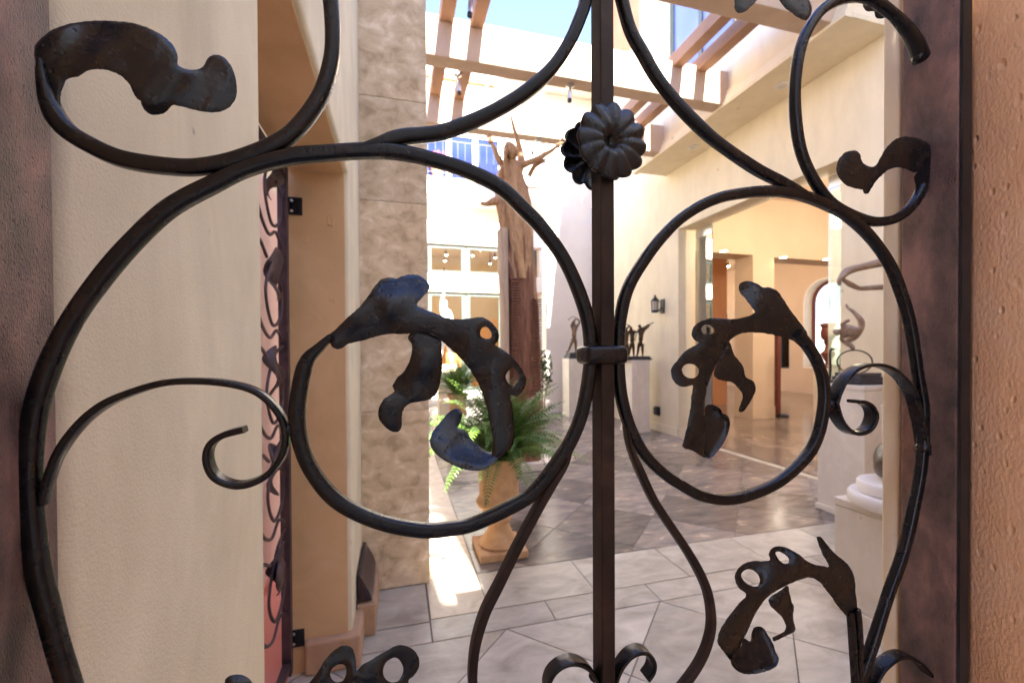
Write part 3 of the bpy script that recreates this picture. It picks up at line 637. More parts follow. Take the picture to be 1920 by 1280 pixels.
# lower right leaf
leaf([(1215, 745), (1225, 640), (1212, 560), (1210, 480), (1190, 400), (1150, 330), (1080, 270), (1020, 215), (960, 140), (930, 108), (900, 110), (905, 140), (940, 230), (970, 290), (1000, 350), (940, 340), (880, 330), (820, 300), (760, 250), (700, 215), (640, 190), (580, 187), (535, 210), (518, 250), (530, 295), (470, 305), (400, 300), (330, 320), (280, 355), (250, 410), (250, 460), (280, 520), (335, 565), (330, 590), (280, 640), (240, 690), (180, 770), (140, 830), (115, 890), (110, 960), (150, 1020), (190, 1070), (220, 1110), (235, 1060), (280, 1010), (310, 940), (350, 860), (400, 750), (440, 680), (500, 600), (580, 540), (680, 490), (760, 455), (850, 437), (920, 470), (980, 540), (1040, 620), (1090, 690), (1160, 755)],
     holes=[[(298, 410), (330, 375), (380, 372), (430, 410), (447, 460), (430, 500), (390, 505), (340, 480), (310, 450)], [(572, 235), (600, 228), (650, 255), (680, 290), (670, 322), (640, 322), (605, 300), (580, 260)]],
     org=(1320, 980), sc=4.266, y0=-.002, ctrl=[(1200, 720, .001), (1100, 640, .006), (900, 450, .007), (1150, 400, .0), (920, 120, .008), (1000, 300, -.001), (800, 370, -.003), (600, 190, .014), (560, 420, -.004), (280, 360, .012), (420, 330, .010), (440, 680, .006), (300, 700, -.003), (300, 930, .005), (160, 950, -.003), (220, 1090, .006)], ph=10)
leaf([(530, 590), (600, 545), (670, 500), (685, 560), (700, 620), (718, 670), (712, 750), (730, 830), (725, 865), (650, 905), (555, 945), (545, 915), (600, 890), (640, 865), (655, 830), (630, 760), (580, 710), (530, 660), (515, 615)],
     org=(1320, 980), sc=4.266, y0=.007, ctrl=[(600, 560, .0), (660, 680, .001), (700, 850, .006), (560, 930, .0)], ph=11, bulge=.002)
leaf([(320, 920), (370, 945), (380, 880), (400, 835), (440, 825), (480, 845), (510, 890), (545, 950), (575, 1030), (600, 1080), (590, 1130), (550, 1165), (480, 1190), (380, 1208), (300, 1200), (240, 1160), (215, 1105), (240, 1050), (290, 990)],
     org=(1320, 980), sc=4.266, y0=.002, ctrl=[(300, 960, .010), (260, 1150, -.003), (440, 850, .008), (480, 1180, -.004), (570, 1080, .002), (420, 1020, .004)], ph=12, bulge=-.002, tilt=.00016)
bar('leaf_stem', [(1604, 1140), (1607, 1170), (1609, 1205), (1610, 1250), (1612, 1330)], .0062, .008, .7)
bar('leaf_stem', [(1594, 1145), (1597, 1180), (1599, 1215), (1602, 1260), (1606, 1330)], .0030, .007, .7)
# leaves cut by the bottom and the top of the picture
leaf([(790, 520), (820, 457), (880, 380), (930, 300), (980, 230), (1040, 170), (1100, 138), (1150, 135), (1190, 160), (1215, 220), (1225, 290), (1228, 345), (1280, 300), (1380, 240), (1480, 180), (1560, 140), (1630, 130), (1700, 160), (1750, 215), (1768, 280), (1750, 350), (1710, 400), (1670, 440), (1680, 500), (1500, 640), (1200, 740), (900, 660)],
     holes=[[(1002, 390), (1020, 330), (1070, 298), (1120, 300), (1140, 340), (1130, 400), (1100, 440), (1040, 443)], [(1455, 350), (1480, 280), (1550, 238), (1600, 265), (1628, 330), (1615, 390), (1580, 440), (1520, 447), (1470, 410)]],
     org=(400, 1180), sc=4.571, y0=-.001, ctrl=[(900, 500, -.002), (1100, 150, .005), (1700, 200, .005), (1300, 450, -.003)], ph=13)
leaf([(95, 457), (100, 425), (140, 395), (200, 380), (260, 390), (310, 420), (330, 457), (300, 560), (120, 560)], org=(400, 1180), sc=4.571, ctrl=[(200, 390, .008), (200, 520, -.002)], ph=14)
leaf([(270, -60), (288, 0), (288, 40), (292, 62), (310, 75), (350, 65), (400, 20), (430, -30), (380, -90)], org=(1280, 0), sc=2.977, y0=-.003, ph=15)
leaf([(520, -50), (540, 5), (570, 45), (610, 75), (650, 103), (690, 115), (712, 90), (722, 50), (705, 0), (660, -60), (580, -90)], org=(1280, 0), sc=2.977, y0=-.003, ph=16)
leaf([(1003, -20), (1010, 45), (1035, 68), (1068, 64), (1075, 95), (1100, 107), (1138, 92), (1145, 72), (1110, 30), (1060, -10)], org=(1280, 0), sc=2.977, y0=.008, ctrl=[(1010, 10, .0), (1120, 90, .006), (1060, 40, -.003)], ph=17)
# weld beads where bars meet
for px, py, s_ in ((40, 905, .8), (540, 805, .8), (1557, 757, .7), (1730, 838, 1.1), (470, 305, .6), (1112, 1268, .6), (1590, 402, .7), (1722, 108, .9)):
    bm = bmesh.new(); bmesh.ops.create_icosphere(bm, subdivisions=2, radius=.0058*s_)
    for v in bm.verts: v.co *= 1+.18*math.sin(v.co.x*1500+px)*math.sin(v.co.z*1300)
    c_ = G(px, py); bmesh.ops.translate(bm, verts=bm.verts, vec=c_); finish(bm, 'weld_bead', IRON, gate, True)
# ================================================================== GALLERY BUILDING (right)
gb = thing('gallery_building', 'yellow cream gallery building with a tall glazed doorway along the right of the courtyard', 'building', (4.5, 5, 0))
wall_x('wall', 4.32, 4.64, [(2.2, 0), (3.30, 0), (3.30, 3.30), (5.87, 3.30), (5.87, 0), (8.95, 0), (8.95, 7.1), (2.2, 7.1)], [], GAL_WALL, gb, .008)
box('baseboard', 4.300, 4.3185, 5.872, 8.93, 0, .14, GAL_WALL, gb, .004)
box('baseboard', 4.3185, 4.63, 5.852, 5.869, 0, .14, GAL_WALL, gb, .004)
# projecting upper storey with a soffit, crown moulding and a window
wall_x('upper_wall', 3.82, 3.98, rect(2.9, 6.17, 4.275, 7.0), [rect(4.15, 5.39, 5.05, 6.75)], GAL_WALL, gb)
wall_y('upper_end_wall', 6.0, 6.168, [(3.982, 4.275), (4.318, 4.275), (4.318, 8.9), (4.25, 8.8), (3.982, 7.4)], [], GAL_WALL, gb)  # raised sloping top added out of view to shade the far end wall
box('upper_end_wall', 3.982, 4.318, 2.902, 3.06, 4.275, 7.0, GAL_WALL, gb)
box('soffit', 3.80, 4.318, 2.88, 6.19, 4.262, 4.274, GAL_WALL, gb)
pr = [(3.8195, 4.256), (3.735, 4.256), (3.735, 4.30), (3.755, 4.325), (3.775, 4.40), (3.790, 4.41), (3.790, 4.455), (3.8195, 4.455)]
def prism_y(name, pr, y0, y1, M, par):
    bm = bmesh.new(); n = len(pr)
    A = [bm.verts.new((x, y0, z)) for x, z in pr]; B = [bm.verts.new((x, y1, z)) for x, z in pr]
    bm.faces.new(A); bm.faces.new(B[::-1])
    for i in range(n): bm.faces.new((A[i], A[(i+1) % n], B[(i+1) % n], B[i]))
    return finish(bm, name, M, par)
prism_y('crown_moulding', pr, 2.82, 6.25, GAL_WALL, gb)
bm = bmesh.new(); n = len(pr)
A = [bm.verts.new((3.8197, 2.9-(3.8195-x)-.0005, z+.0003)) for x, z in pr]; B = [bm.verts.new((4.31, 2.9-(3.8195-x)-.0005, z+.0003)) for x, z in pr]
bm.faces.new(A); bm.faces.new(B[::-1])
for i in range(n): bm.faces.new((A[i], A[(i+1) % n], B[(i+1) % n], B[i]))
finish(bm, 'crown_moulding', GAL_WALL, gb)
wn = wall_x('window', 3.84, 3.90, rect(4.152, 5.388, 5.052, 6.748), [rect(4.21, 4.74, 5.11, 6.69), rect(4.80, 5.33, 5.11, 6.69)], FRAME, gb)
box('pane', 3.866, 3.872, 4.205, 5.335, 5.105, 6.695, GLASS_SKY, wn)
for y in (4.45, 4.6, 4.95, 5.1, 5.25): box('curtain_fold', 3.95, 3.97, y-.03, y+.03, 5.06, 6.74, WHITE, wn, .01)
# return wall at the far end, with its eave
wall_y('end_wall', 8.95, 9.2, rect(3.19, 4.318, 0, 7.05), [], GREY_WALL, gb)
box('baseboard', 3.185, 4.29, 8.93, 8.949, 0, .17, GREY_WALL, gb, .004)
box('eave', 2.2, 4.6, 8.45, 9.6, 7.055, 7.5, GREY_WALL, gb)
# interior
box('interior_wall', 4.645, 12.3, .3, .5, 0, 4.4, GAL_IN, gb); box('interior_wall', 4.645, 12.3, 16.4, 16.6, 0, 4.4, GAL_IN, gb)
box('ceiling', 4.645, 12.9, .3, 16.6, 4.4, 4.55, GAL_IN, gb)
wall_y('partition', 6.95, 7.42, [(4.645, 0), (4.95, 0), (4.95, 3.26), (6.83, 3.26), (6.83, 0), (7.35, 0), (7.35, 3.24), (9.7, 3.24), (9.7, 0), (12.29, 0), (12.29, 4.395), (4.645, 4.395)], [], GAL_IN, gb)
for q in ((6.815, 7.365, 6.932, 6.948), (6.813, 6.828, 6.9485, 7.43)): box('baseboard', *q, 0, .24, GAL_IN, gb, .003)
wall_x('outer_wall', 12.3, 12.75, rect(.3, 16.6, 0, 4.395), [arch(9.88, 1.34, .79, 3.5), arch(14.3, 1.2, .3, 3.3), rect(11.05, 11.5, .75, 1.85)], GAL_IN, gb)
def arch_window(c, w, z0, z1, bars):
    rv = wall_x('window', 12.292, 12.66, arch(c, w-.004, z0+.002, z1-.002), [arch(c, w-.06, z0+.03, z1-.03)], WHITE, gb)
    wall_x('window_frame', 12.60, 12.655, arch(c, w-.064, z0+.032, z1-.032), [arch(c, w-.26, z0+.13, z1-.13)], REDFRAME, rv)
    for k in bars: box('glazing_bar', 12.61, 12.645, c-w/2+.1, c+w/2-.1, k-.03, k+.03, REDFRAME, rv)
    wall_x('pane', 12.628, 12.632, arch(c, w-.25, z0+.125, z1-.125), [], GLASS, rv)
arch_window(9.88, 1.34, .79, 3.5, ()); arch_window(14.3, 1.2, .3, 3.3, (2.5,))
rv = wall_x('window', 12.4, 12.46, rect(11.052, 11.498, .752, 1.848), [rect(11.09, 11.46, .79, 1.81)], BLACK, gb)
box('pane', 12.425, 12.43, 11.085, 11.465, .785, 1.815, GLASS, rv)
# glass panels of the doorway
def glass_door(y0, y1, hy, label):
    t = thing('glass_door_panel', label, 'glass door', (4.59, (y0+y1)/2, 0), 'glass door panels of the gallery doorway')
    box('pane', 4.584, 4.596, y0, y1, .02, 3.16, GLASS_GREEN, t)
    box('top_clamp', 4.576, 4.604, y0, y1, 3.14, 3.285, CHROME, t, .004); box('floor_clamp', 4.576, 4.604, y0, y1, .004, .10, CHROME, t, .004)
    bm = sweep_bm(spline([Vector((4.575, hy, 1.02)), Vector((4.52, hy, 1.03)), Vector((4.52, hy, 1.2)), Vector((4.52, hy, 1.38)), Vector((4.575, hy, 1.39))], .02), .022, .022, .8, Vector((0, 1, 0)))
    finish(bm, 'handle', BLACK, t, True)
    return t
glass_door(5.43, 5.785, 5.46, 'greenish glass door panel with metal top clamp at the far jamb of the gallery doorway')
glass_door(3.32, 3.635, 3.56, 'glass door panel with black handle behind the ring sculpture, near jamb of the gallery doorway')

def downlight(p, label, r=.05, M=LAMP, group=None, nrm=-1):
    t = thing('downlight', label, 'ceiling light', p, group)
    lathe('trim_ring', [(r*1.35, 0), (r*1.35, -.006), (r*.95, -.010), (r*.92, -.002)], p[0], p[1], PEDW, t, 20, z0=p[2]-.0005)
    lathe('lens', [(r*.9, -.0025), (r*.9, -.0045), (.0, -.0050)], p[0], p[1], M, t, 16, z0=p[2]-.0005)
    return t
for (px, py), l in (((1467, 160), 'round recessed light in the cream soffit nearest the camera, right of the iron scrolls'), ((1300, 276), 'round recessed light in the cream soffit at the far end above the lantern wall')):
    p = at_z(px, py, 4.262); downlight(p, l, .055, LAMPGLASS, 'unlit recessed lights in the cream soffit')
for (px, py), l in (((1357, 470), 'lit recessed light in the header over the left opening inside the gallery'), ((1469, 482), 'lit recessed light just right of the white column inside the gallery'), ((1550, 485), 'lit recessed light in the gallery header above the arched window')):
    p = at_z(px, py, 3.238 if px > 1400 else 3.258); downlight(p, l, .07, LAMP, 'lit recessed lights in the gallery headers')
def lamp(p, e, size=.15):
    l = bpy.data.lights.new('lit_gallery_lamp', 'POINT'); l.energy = e; l.color = (1, .85, .66); l.shadow_soft_size = size
    o = bpy.data.objects.new('lit_gallery_lamp', l); COL.objects.link(o); o.location = p
def track_spot(p, label, group, r=.05):
    t = thing('track_spot', label, 'spotlight', (p[0], p[1], p[2]+.3), group)
    tube('stem', [Vector((p[0], p[1], p[2]+.32)), Vector((p[0], p[1], p[2]+.05))], .008, BLACK, t)
    lathe('body', [(r*.5, .09), (r*.8, .05), (r, 0), (r*.9, 0)], p[0], p[1], BLACK, t, 14, z0=p[2])
    lathe('bulb', [(r*.85, .004), (r*.8, -.012), (r*.4, -.022)], p[0], p[1], LAMP, t, 14, z0=p[2])
for px, py, Y, l in ((1365, 499, 11.5, 'largest lit track spotlight seen through the left opening of the gallery'), (1346, 520, 14.5, 'lit spotlight at the left edge of the gallery opening beside the glass door'), (1356, 528, 15.5, 'faint lit spotlight lowest in the left gallery opening')):
    track_spot(at_y(px, py, Y), l, 'track spotlights in the gallery', .07)
for p, e in (((6.2, 4.8, 3.3), 22), ((8.6, 4.6, 3.3), 22), ((6.3, 9.6, 3.2), 16), ((9.6, 9.2, 3.2), 16), ((10.3, 13.2, 3.2), 14)): lamp(p, e)

# display stand and figurine inside the gallery
p = at_z(1458, 781, 0)
t = thing('display_stand', 'tall dark red wooden stand with a black foot beside the white gallery column', 'stand', (p.x, p.y, 0))
box('post', p.x-.045, p.x+.045, p.y-.04, p.y+.04, .05, 1.75, REDFRAME, t, .01); 
lathe('foot', [(.0, 0), (.13, 0), (.13, .03), (.09, .06), (.05, .07)], p.x+.10, p.y, BLACK, t, 20)
P = EYE+_ray(1552, 690)*8.0
t = thing('display_plinth', 'pale plinth carrying the red figurine in front of the arched window', 'pedestal', (P.x, P.y, 0))
box('shaft', P.x-.16, P.x+.16, P.y-.16, P.y+.16, .02, P.z, PED, t, .006); box('foot_course', P.x-.17, P.x+.17, P.y-.17, P.y+.17, 0, .02, PED, t)
t = thing('carved_figurine', 'red brown turned figurine on a plinth before the arched gallery window', 'sculpture', P)
lathe('body', [(.10, 0), (.10, .03), (.05, .06), (.04, .12), (.09, .2), (.12, .28), (.06, .34), (.045, .42), (.08, .50)], P.x, P.y, REDFRAME, t, 20, z0=P.z)
lathe('head', [(.05, .50), (.11, .56), (.12, .66), (.10, .76), (.13, .80), (.12, .84), (.0, .86)], P.x, P.y, REDFRAME, t, 20, z0=P.z)

# ================================================================== REAR BUILDING
YB = 11.0
rb = thing('rear_building', 'white two storey building across the back of the courtyard with pale green windows', 'building', (2, YB, 0))
wall_y('wall', YB, YB+.22, rect(-2.5, 5.4, 0, 4.74), [rect(-1.2, 3.74, 3.36, 4.10), rect(-1.2, 3.74, .35, 2.88)], WHITE, rb)
RB_ROOM = mat('rear_room_paint', [(0.3, (.40, .30, .20)), (0.7, (.46, .35, .24))], 1, 3, .8); RB_LOW = mat('rear_room_orange', [(0.3, (.46, .22, .08)), (0.7, (.54, .28, .11))], 1, 3, .7)
for k in range(-2, 3):
    x = .773+k*.988
    for z0, z1 in ((3.362, 4.098), (.352, 2.878)):
        if x < -1.2: continue
        w_ = wall_y('window', YB+.03, YB+.10, rect(x, x+.93, z0, z1), [rect(x+.085, x+.845, z0+.085, z1-.085)], FRAME_SUNLIT, rb)
        box('pane', x+.08, x+.85, YB+.062, YB+.068, z0+.08, z1-.08, GLASS, w_)
        if x+.96 < 3.7: box('mullion', x+.932, x+.986, YB+.045, YB+.085, z0, z1, FRAME_SUNLIT, w_)
box('window_trim', -1.3, 3.8, YB-.03, YB-.001, 4.115, 4.16, BEAM, rb); box('window_trim', -1.3, 3.8, YB-.03, YB-.001, 2.895, 2.955, BEAM, rb)
box('room_back_wall', -1.4, 4.4, 14.2, 14.3, 2.45, 4.6, RB_ROOM, rb); box('room_back_wall', -1.4, 4.4, 14.19, 14.3, 0, 2.449, RB_LOW, rb)
box('room_ceiling', -1.4, 4.4, YB+.222, 14.3, 4.5, 4.6, RB_ROOM, rb); box('room_floor', -1.4, 4.4, YB+.222, 14.19, -.02, .02, RB_LOW, rb)
box('room_side_wall', -1.5, -1.4, YB+.222, 14.3, 0, 4.6, RB_ROOM, rb); box('room_side_wall', 4.4, 4.5, YB+.222, 14.3, 0, 4.6, RB_ROOM, rb)
for px, py, Y, n in ((837, 478, 12.6, 'upper of the two lit spots in the left clerestory window'), (834, 489, 13.2, 'lower of the two lit spots in the left clerestory window'), (886, 479, 12.6, 'lit spot at the left of the right clerestory window'), (928, 483, 12.4, 'lit spot at the right of the right clerestory window'), (919, 494, 13.4, 'lowest lit spot in the right clerestory window'), (901, 469, 12.0, 'topmost lit spot in the right clerestory window')):
    track_spot(at_y(px, py, Y), n, 'ceiling spots in the rear building', .045)
lamp((1.2, 12.7, 3.2), 6, .2); lamp((3.0, 12.7, 3.2), 5, .2)
box('balcony_floor', -2.5, 5.4, YB+.221, 12.6, 4.66, 4.739, WHITE, rb)
box('recess_wall', -2.5, 5.4, 11.85, 12.0, 4.74, 5.36, GAL_WALL, rb)
box('slab', -2.5, 5.4, YB-.01, 12.6, 5.362, 5.74, WHITE, rb); box('slab_trim', -2.5, 5.4, YB-.04, 12.6, 5.742, 5.80, BEAM, rb)
p = at_z(820, 367, 5.36); downlight((p.x, YB+.45, 5.36), 'small round light in the yellow recess of the rear building', .05, LAMPGLASS)
wall_y('upper_wall', 11.55, 11.75, rect(-2.5, 5.4, 5.80, 7.6), [rect(-1.5, 2.85, 5.82, 7.25)], WHITE, rb)
for k in range(6):
    x = -1.49+k*.72
    w_ = wall_y('glass_door', 11.58, 11.64, rect(x, x+.70, 5.825, 7.245), [rect(x+.06, x+.64, 5.90, 7.18)], WHITE, rb)
    box('pane', x+.05, x+.65, 11.607, 11.613, 5.89, 7.19, GLASS_SKY_SUNLIT, w_)
box('upper_back_wall', -2.5, 5.4, 13.0, 13.1, 5.8, 7.6, GREY_WALL, rb)
wall_y('top_wall', 12.1, 12.3, rect(-2.5, 3.1, 7.6, 9.7), [], WHITE, rb)
a = at_y(801, 137, 11.7); b = at_y(940, 158, 11.7)
box('roof_beam', -1.5, b.x+.05, 11.6, 11.75, (a.z+b.z)/2-.13, (a.z+b.z)/2+.0, ORANGE, rb)
for px, w_ in ((809, .06), (864, .05), (912, .05), (938, .10)):
    q = at_y(px, 170, 11.68); box('roof_post', q.x-w_, q.x+w_, 11.62, 11.74, 7.6, (a.z+b.z)/2-.131, ORANGE, rb)
q = at_y(812, 150, 11.68)
# balcony railing and flowers
rl = thing('balcony_railing', 'thin dark metal railing along the upper balcony of the rear building', 'railing', (1.5, 11.05, 5.8))
for z in (5.93, 6.75): box('rail', -1.6, 3.0, 11.03, 11.05, z, z+.02, BLACK, rl)
for k in range(24): box('baluster', -1.5+k*.19, -1.49+k*.19, 11.035, 11.045, 5.80, 6.75, BLACK, rl)
q = at_y(820, 285, 11.25)
t = thing('flower_pot', 'pot of red flowers on the upper balcony beside the travertine pillar', 'flower pot', (q.x, q.y, 5.80))
lathe('pot', [(.10, 0), (.15, .30), (.17, .32), (.15, .33), (.0, .31)], q.x, q.y, TERRA, t, 18, z0=5.8)
bm = bmesh.new()
for k in range(120):
    a_ = random.uniform(0, 6.283); r_ = .22*math.sqrt(random.random()); z_ = random.uniform(.32, .72)
    c = Vector((q.x+r_*math.cos(a_), q.y+r_*math.sin(a_), 5.8+z_)); s_ = .035
    n_ = Vector((random.uniform(-1, 1), random.uniform(-1, 0), random.uniform(-.3, 1))).normalized(); e_ = n_.orthogonal().normalized(); f_ = n_.cross(e_)
    bm.faces.new([bm.verts.new(c+e_*s_*x+f_*s_*y) for x, y in ((-1, -.6), (.2, -1), (1, .3), (-.2, 1))])
finish(bm, 'blossoms', PETAL_R, t, recalc=False)

# terracotta tower and unseen bounce wall on the left
tt = thing('terracotta_tower', 'terracotta coloured tower rising behind the gallery wall beside the white beam', 'building', (6.5, 9.7, 0))
wall_x('wall', 5.62, 5.95, rect(8.95, 10.7, 0, 13), [arch(10.15, .8, 6.5, 9.1)], ORANGE, tt)
box('side_wall', 5.955, 8, 8.95, 9.2, 0, 13, ORANGE, tt); box('arch_lining', 6.1, 6.2, 9.3, 10.7, 6.4, 9.4, GAL_WALL, tt)
cl = thing('bounce_wall', 'unseen cream wall added behind the travertine pillar to bounce light', 'wall', (-.8, 7, 0))
wall_x('wall', -1.2, -.9, rect(3.0, 10.99, 0, 5.2), [], STUCCO, cl)  # hidden wall, put in to bounce light into the courtyard

# ================================================================== PERGOLA
pg = thing('pergola', 'pergola of white faced cross beams and brown rafters over the courtyard', 'pergola', (2, 4.4, 4.3))
for y0, y1 in ((2.94, 3.13), (4.25, 4.43), (5.51, 5.68)):
    box('cross_beam', -.19 if y0 < 4 else -.85, 3.818, y0, y1, 4.285, 4.685, BEAM, pg, .008)
for x0, x1 in ((.425, .56), (.735, .86), (3.06, 3.19), (3.38, 3.51)):
    box('rafter', x0, x1, 2.5, 6.2, 4.625, 4.775, RAFTER, pg, .008)
def spot(top, bot, label, r=.022):
    t = thing('pergola_spotlight', label, 'spotlight', top, 'spotlights hung from the pergola')
    lathe('canopy', [(.045, 0), (.045, -.012), (.02, -.03)], top.x, top.y, CHROME, t, 20, z0=top.z-.0005)
    dv = (bot-top); k = top+dv*.35
    tube('stem', [top+Vector((0, 0, -.02)), top+dv*.2, k], .007, BLACK, t)
    bm = sweep_bm([k, k+(bot-k)*.1, k+(bot-k)*.8, bot], 2*r, 2*r, 1, Vector((.1, 1, .02)).normalized(), taper=lambda q: ((.7+.3*min(1, q*4)),)*2)
    sharp(finish(bm, 'body', CHROME, t, True), 50)
    bm = sweep_bm([bot, bot+(bot-k).normalized()*.03], 2.2*r, 2.2*r, 1, Vector((.1, 1, .02)).normalized()); sharp(finish(bm, 'lens_ring', BLACK, t, True), 50)
for top, (bx_, by_), l in ((at_z(884, -20, 4.625), (881, 25), 'pergola spotlight at the top edge of the picture on the second rafter'),
                           (at_z(858, 140, 4.625), (861, 172), 'pergola spotlight behind the white beam on the second rafter'),
                           (at_z(1069, 160, 4.285), (1068, 186), 'pergola spotlight under the white beam left of the iron centre bar'),
                           (at_z(1009, 261, 4.285), (999, 285), 'pergola spotlight under the second beam above the sculpture arm')):
    z_ = (top-EYE).dot(FWD); spot(top, EYE+_ray(bx_, by_)*z_, l)

# ================================================================== PEDESTALS AND SCULPTURES
def pedestal(x0, x1, y0, y1, h, label, group='stone pedestals in the courtyard'):
    t = thing('pedestal', label, 'pedestal', ((x0+x1)/2, (y0+y1)/2, 0), group)
    box('shaft', x0, x1, y0, y1, .05, h-.04, PED, t, .004); box('cap', x0-.004, x1+.004, y0-.004, y1+.004, h-.038, h, PED, t, .004)
    box('foot_course', x0-.012, x1+.012, y0-.012, y1+.012, 0, .048, PED, t, .004)
    return t
c1 = at_z(1067, 781, 0); c2 = at_z(1185, 812, 0)
pedestal(c1.x, c1.x+.36, c1.y, c1.y+.36, 1.21, 'limestone pedestal under the single golfer, left of the iron centre bar')
pedestal(c2.x, c2.x+.34, c2.y, c2.y+.36, 1.22, 'limestone pedestal under the golfer group by the lantern')
pedestal(3.56, 3.95, 2.525, 2.915, 1.10, 'limestone pedestal carrying the ring sculpture')
pedestal(2.28, 2.74, 1.30, 1.77, .60, 'low limestone pedestal with the round white base, nearest the camera')
def stat_base(t, x, y, z, w, d, steps):
    for k in range(steps):
        s_ = 1-k*.10; box('base', x-w*s_, x+w*s_, y-d*s_, y+d*s_, z+k*.032, z+(k+1)*.032-.0008, BASE_DK, t, .004)
    return z+steps*.032
GJ = {'pelvis': (0, 0, .95, .135), 'waist': (-.01, 0, 1.10, .115), 'chest': (-.02, 0, 1.30, .155), 'neck': (-.03, -.01, 1.47, .06), 'head0': (-.05, -.03, 1.56, .095), 'head1': (-.06, -.03, 1.68, .085),
      'lk': (-.16, -.06, .52, .085), 'la': (-.33, -.02, .10, .05), 'lt': (-.44, -.10, .04, .045), 'rk': (.05, .02, .50, .085), 'ra': (.07, .02, .09, .05), 'rt': (.03, -.12, .04, .045),
      'ls': (-.17, -.02, 1.40, .07), 'le': (-.10, -.20, 1.60, .05), 'lh': (.08, -.10, 1.76, .05), 'rs': (.15, .0, 1.40, .07), 're': (.27, -.02, 1.60, .05), 'rh': (.12, -.08, 1.79, .045)}
GBN = [('pelvis', 'waist'), ('waist', 'chest'), ('chest', 'neck'), ('neck', 'head0'), ('head0', 'head1'), ('pelvis', 'lk'), ('lk', 'la'), ('la', 'lt'), ('pelvis', 'rk'), ('rk', 'ra'), ('ra', 'rt'), ('chest', 'ls'), ('ls', 'le'), ('le', 'lh'), ('chest', 'rs'), ('rs', 're'), ('re', 'rh')]
def golfer(t, loc, sc, rot, J, club, M, nm='figure'):
    skin(nm, J, GBN, M, t, loc, sc, rot)
    c, s = math.cos(rot), math.sin(rot)
    f = lambda q: Vector(loc)+Vector(((q[0]*c-q[1]*s), (q[0]*s+q[1]*c), q[2]))*sc
    tube('golf_club', [f(q) for q in club], .012*sc+.003, M, t, .03)
    e_ = f(club[-1]); bm = bmesh.new(); bmesh.ops.create_icosphere(bm, subdivisions=2, radius=.05*sc)
    for v in bm.verts: v.co.z *= .6
    bmesh.ops.translate(bm, verts=bm.verts, vec=e_); finish(bm, 'club_head', M, t, True)
gc = Vector((c1.x+.18, c1.y+.18, 1.21))
t = thing('golfer_statue', 'bronze golfer at the top of his swing on a dark base and pedestal', 'statue', gc)
z = stat_base(t, gc.x, gc.y, 1.21, .17, .15, 4)
golfer(t, (gc.x+.03, gc.y, z-.012), .415, -.35, GJ, [(.1, -.09, 1.78), (.0, -.02, 1.86), (-.18, .10, 1.84), (-.30, .2, 1.74)], BRONZE_M)
gc = Vector((c2.x+.16, c2.y+.18, 1.22))
t = thing('golfer_group', 'dark bronze group of golfers in the stages of one swing, right of the iron bar', 'statue', gc)
z = stat_base(t, gc.x, gc.y, 1.22, .24, .16, 2)
B2 = dict(GJ); B2.update({'lh': (.36, -.12, 1.66, .045), 'le': (.10, -.18, 1.50, .05), 're': (.32, .0, 1.50, .05), 'rh': (.42, -.08, 1.68, .045), 'la': (-.20, 0, .10, .05), 'lt': (-.28, -.08, .04, .045), 'head0': (-.10, -.03, 1.56, .09), 'head1': (-.13, -.03, 1.67, .08)})
golfer(t, (gc.x+.12, gc.y-.02, z-.008), .33, -.35, B2, [(.38, -.1, 1.67), (.55, -.1, 1.74)], BRONZE)
B3 = dict(B2); B3.update({'lh': (.12, -.30, 1.36, .045), 'rh': (.16, -.28, 1.40, .045), 'le': (-.05, -.25, 1.35, .05), 're': (.26, -.16, 1.34, .05)})
golfer(t, (gc.x-.02, gc.y+.03, z-.008), .31, -.2, B3, [(.14, -.29, 1.38), (.0, -.4, .9)], BRONZE)
golfer(t, (gc.x-.15, gc.y+.0, z-.008), .30, .1, GJ, [(.1, -.09, 1.78), (-.1, 0, 1.84), (-.28, .1, 1.7)], BRONZE)

# ring rider on the limestone pedestal
rot = -rad(52); cx, cy = 3.755, 2.72
t = thing('ring_sculpture', 'bronze acrobat curled above a ring on a stepped dark base', 'sculpture', (cx, cy, 1.10))
z = stat_base(t, cx, cy, 1.10, .15, .13, 3)
O_ = EYE+_ray(1602, 678)*3.62
ax = Vector((math.cos(rot*.85), math.sin(rot*.85), 0))
pts = [O_+ax*(.118*math.cos(a))+Vector((0, 0, .098*math.sin(a))) for a in [2*math.pi*k/40 for k in range(41)]]
bm = sweep_bm(pts, .012, .012, 1, Vector((-ax.y, ax.x, 0))); sharp(finish(bm, 'ring', BRONZE, t, True), 70)
top = O_+Vector((0, 0, .098))
AJ = {'hip': (.055, 0, .115, .042), 'waist': (.02, 0, .145, .040), 'chest': (-.035, 0, .165, .045), 'neck': (-.085, 0, .155, .022), 'h0': (-.115, 0, .150, .034), 'h1': (-.135, 0, .135, .030),
      'k1': (-.05, .03, .075, .026), 'a1': (.0, .01, .005, .015), 'k2': (.045, -.01, .235, .024), 'a2': (-.01, -.01, .315, .014), 'f2': (-.045, -.01, .345, .010), 'f3': (-.055, -.01, .375, .008),
      'e1': (-.085, -.03, .215, .017), 'w1': (-.03, -.04, .245, .013), 'e2': (-.09, .03, .09, .017), 'w2': (-.03, .03, .03, .012)}
skin('figure', AJ, [('hip', 'waist'), ('waist', 'chest'), ('chest', 'neck'), ('neck', 'h0'), ('h0', 'h1'), ('hip', 'k1'), ('k1', 'a1'), ('hip', 'k2'), ('k2', 'a2'), ('a2', 'f2'), ('f2', 'f3'), ('chest', 'e1'), ('e1', 'w1'), ('chest', 'e2'), ('e2', 'w2')], BRONZE_L, t, top, 1.05, rot)
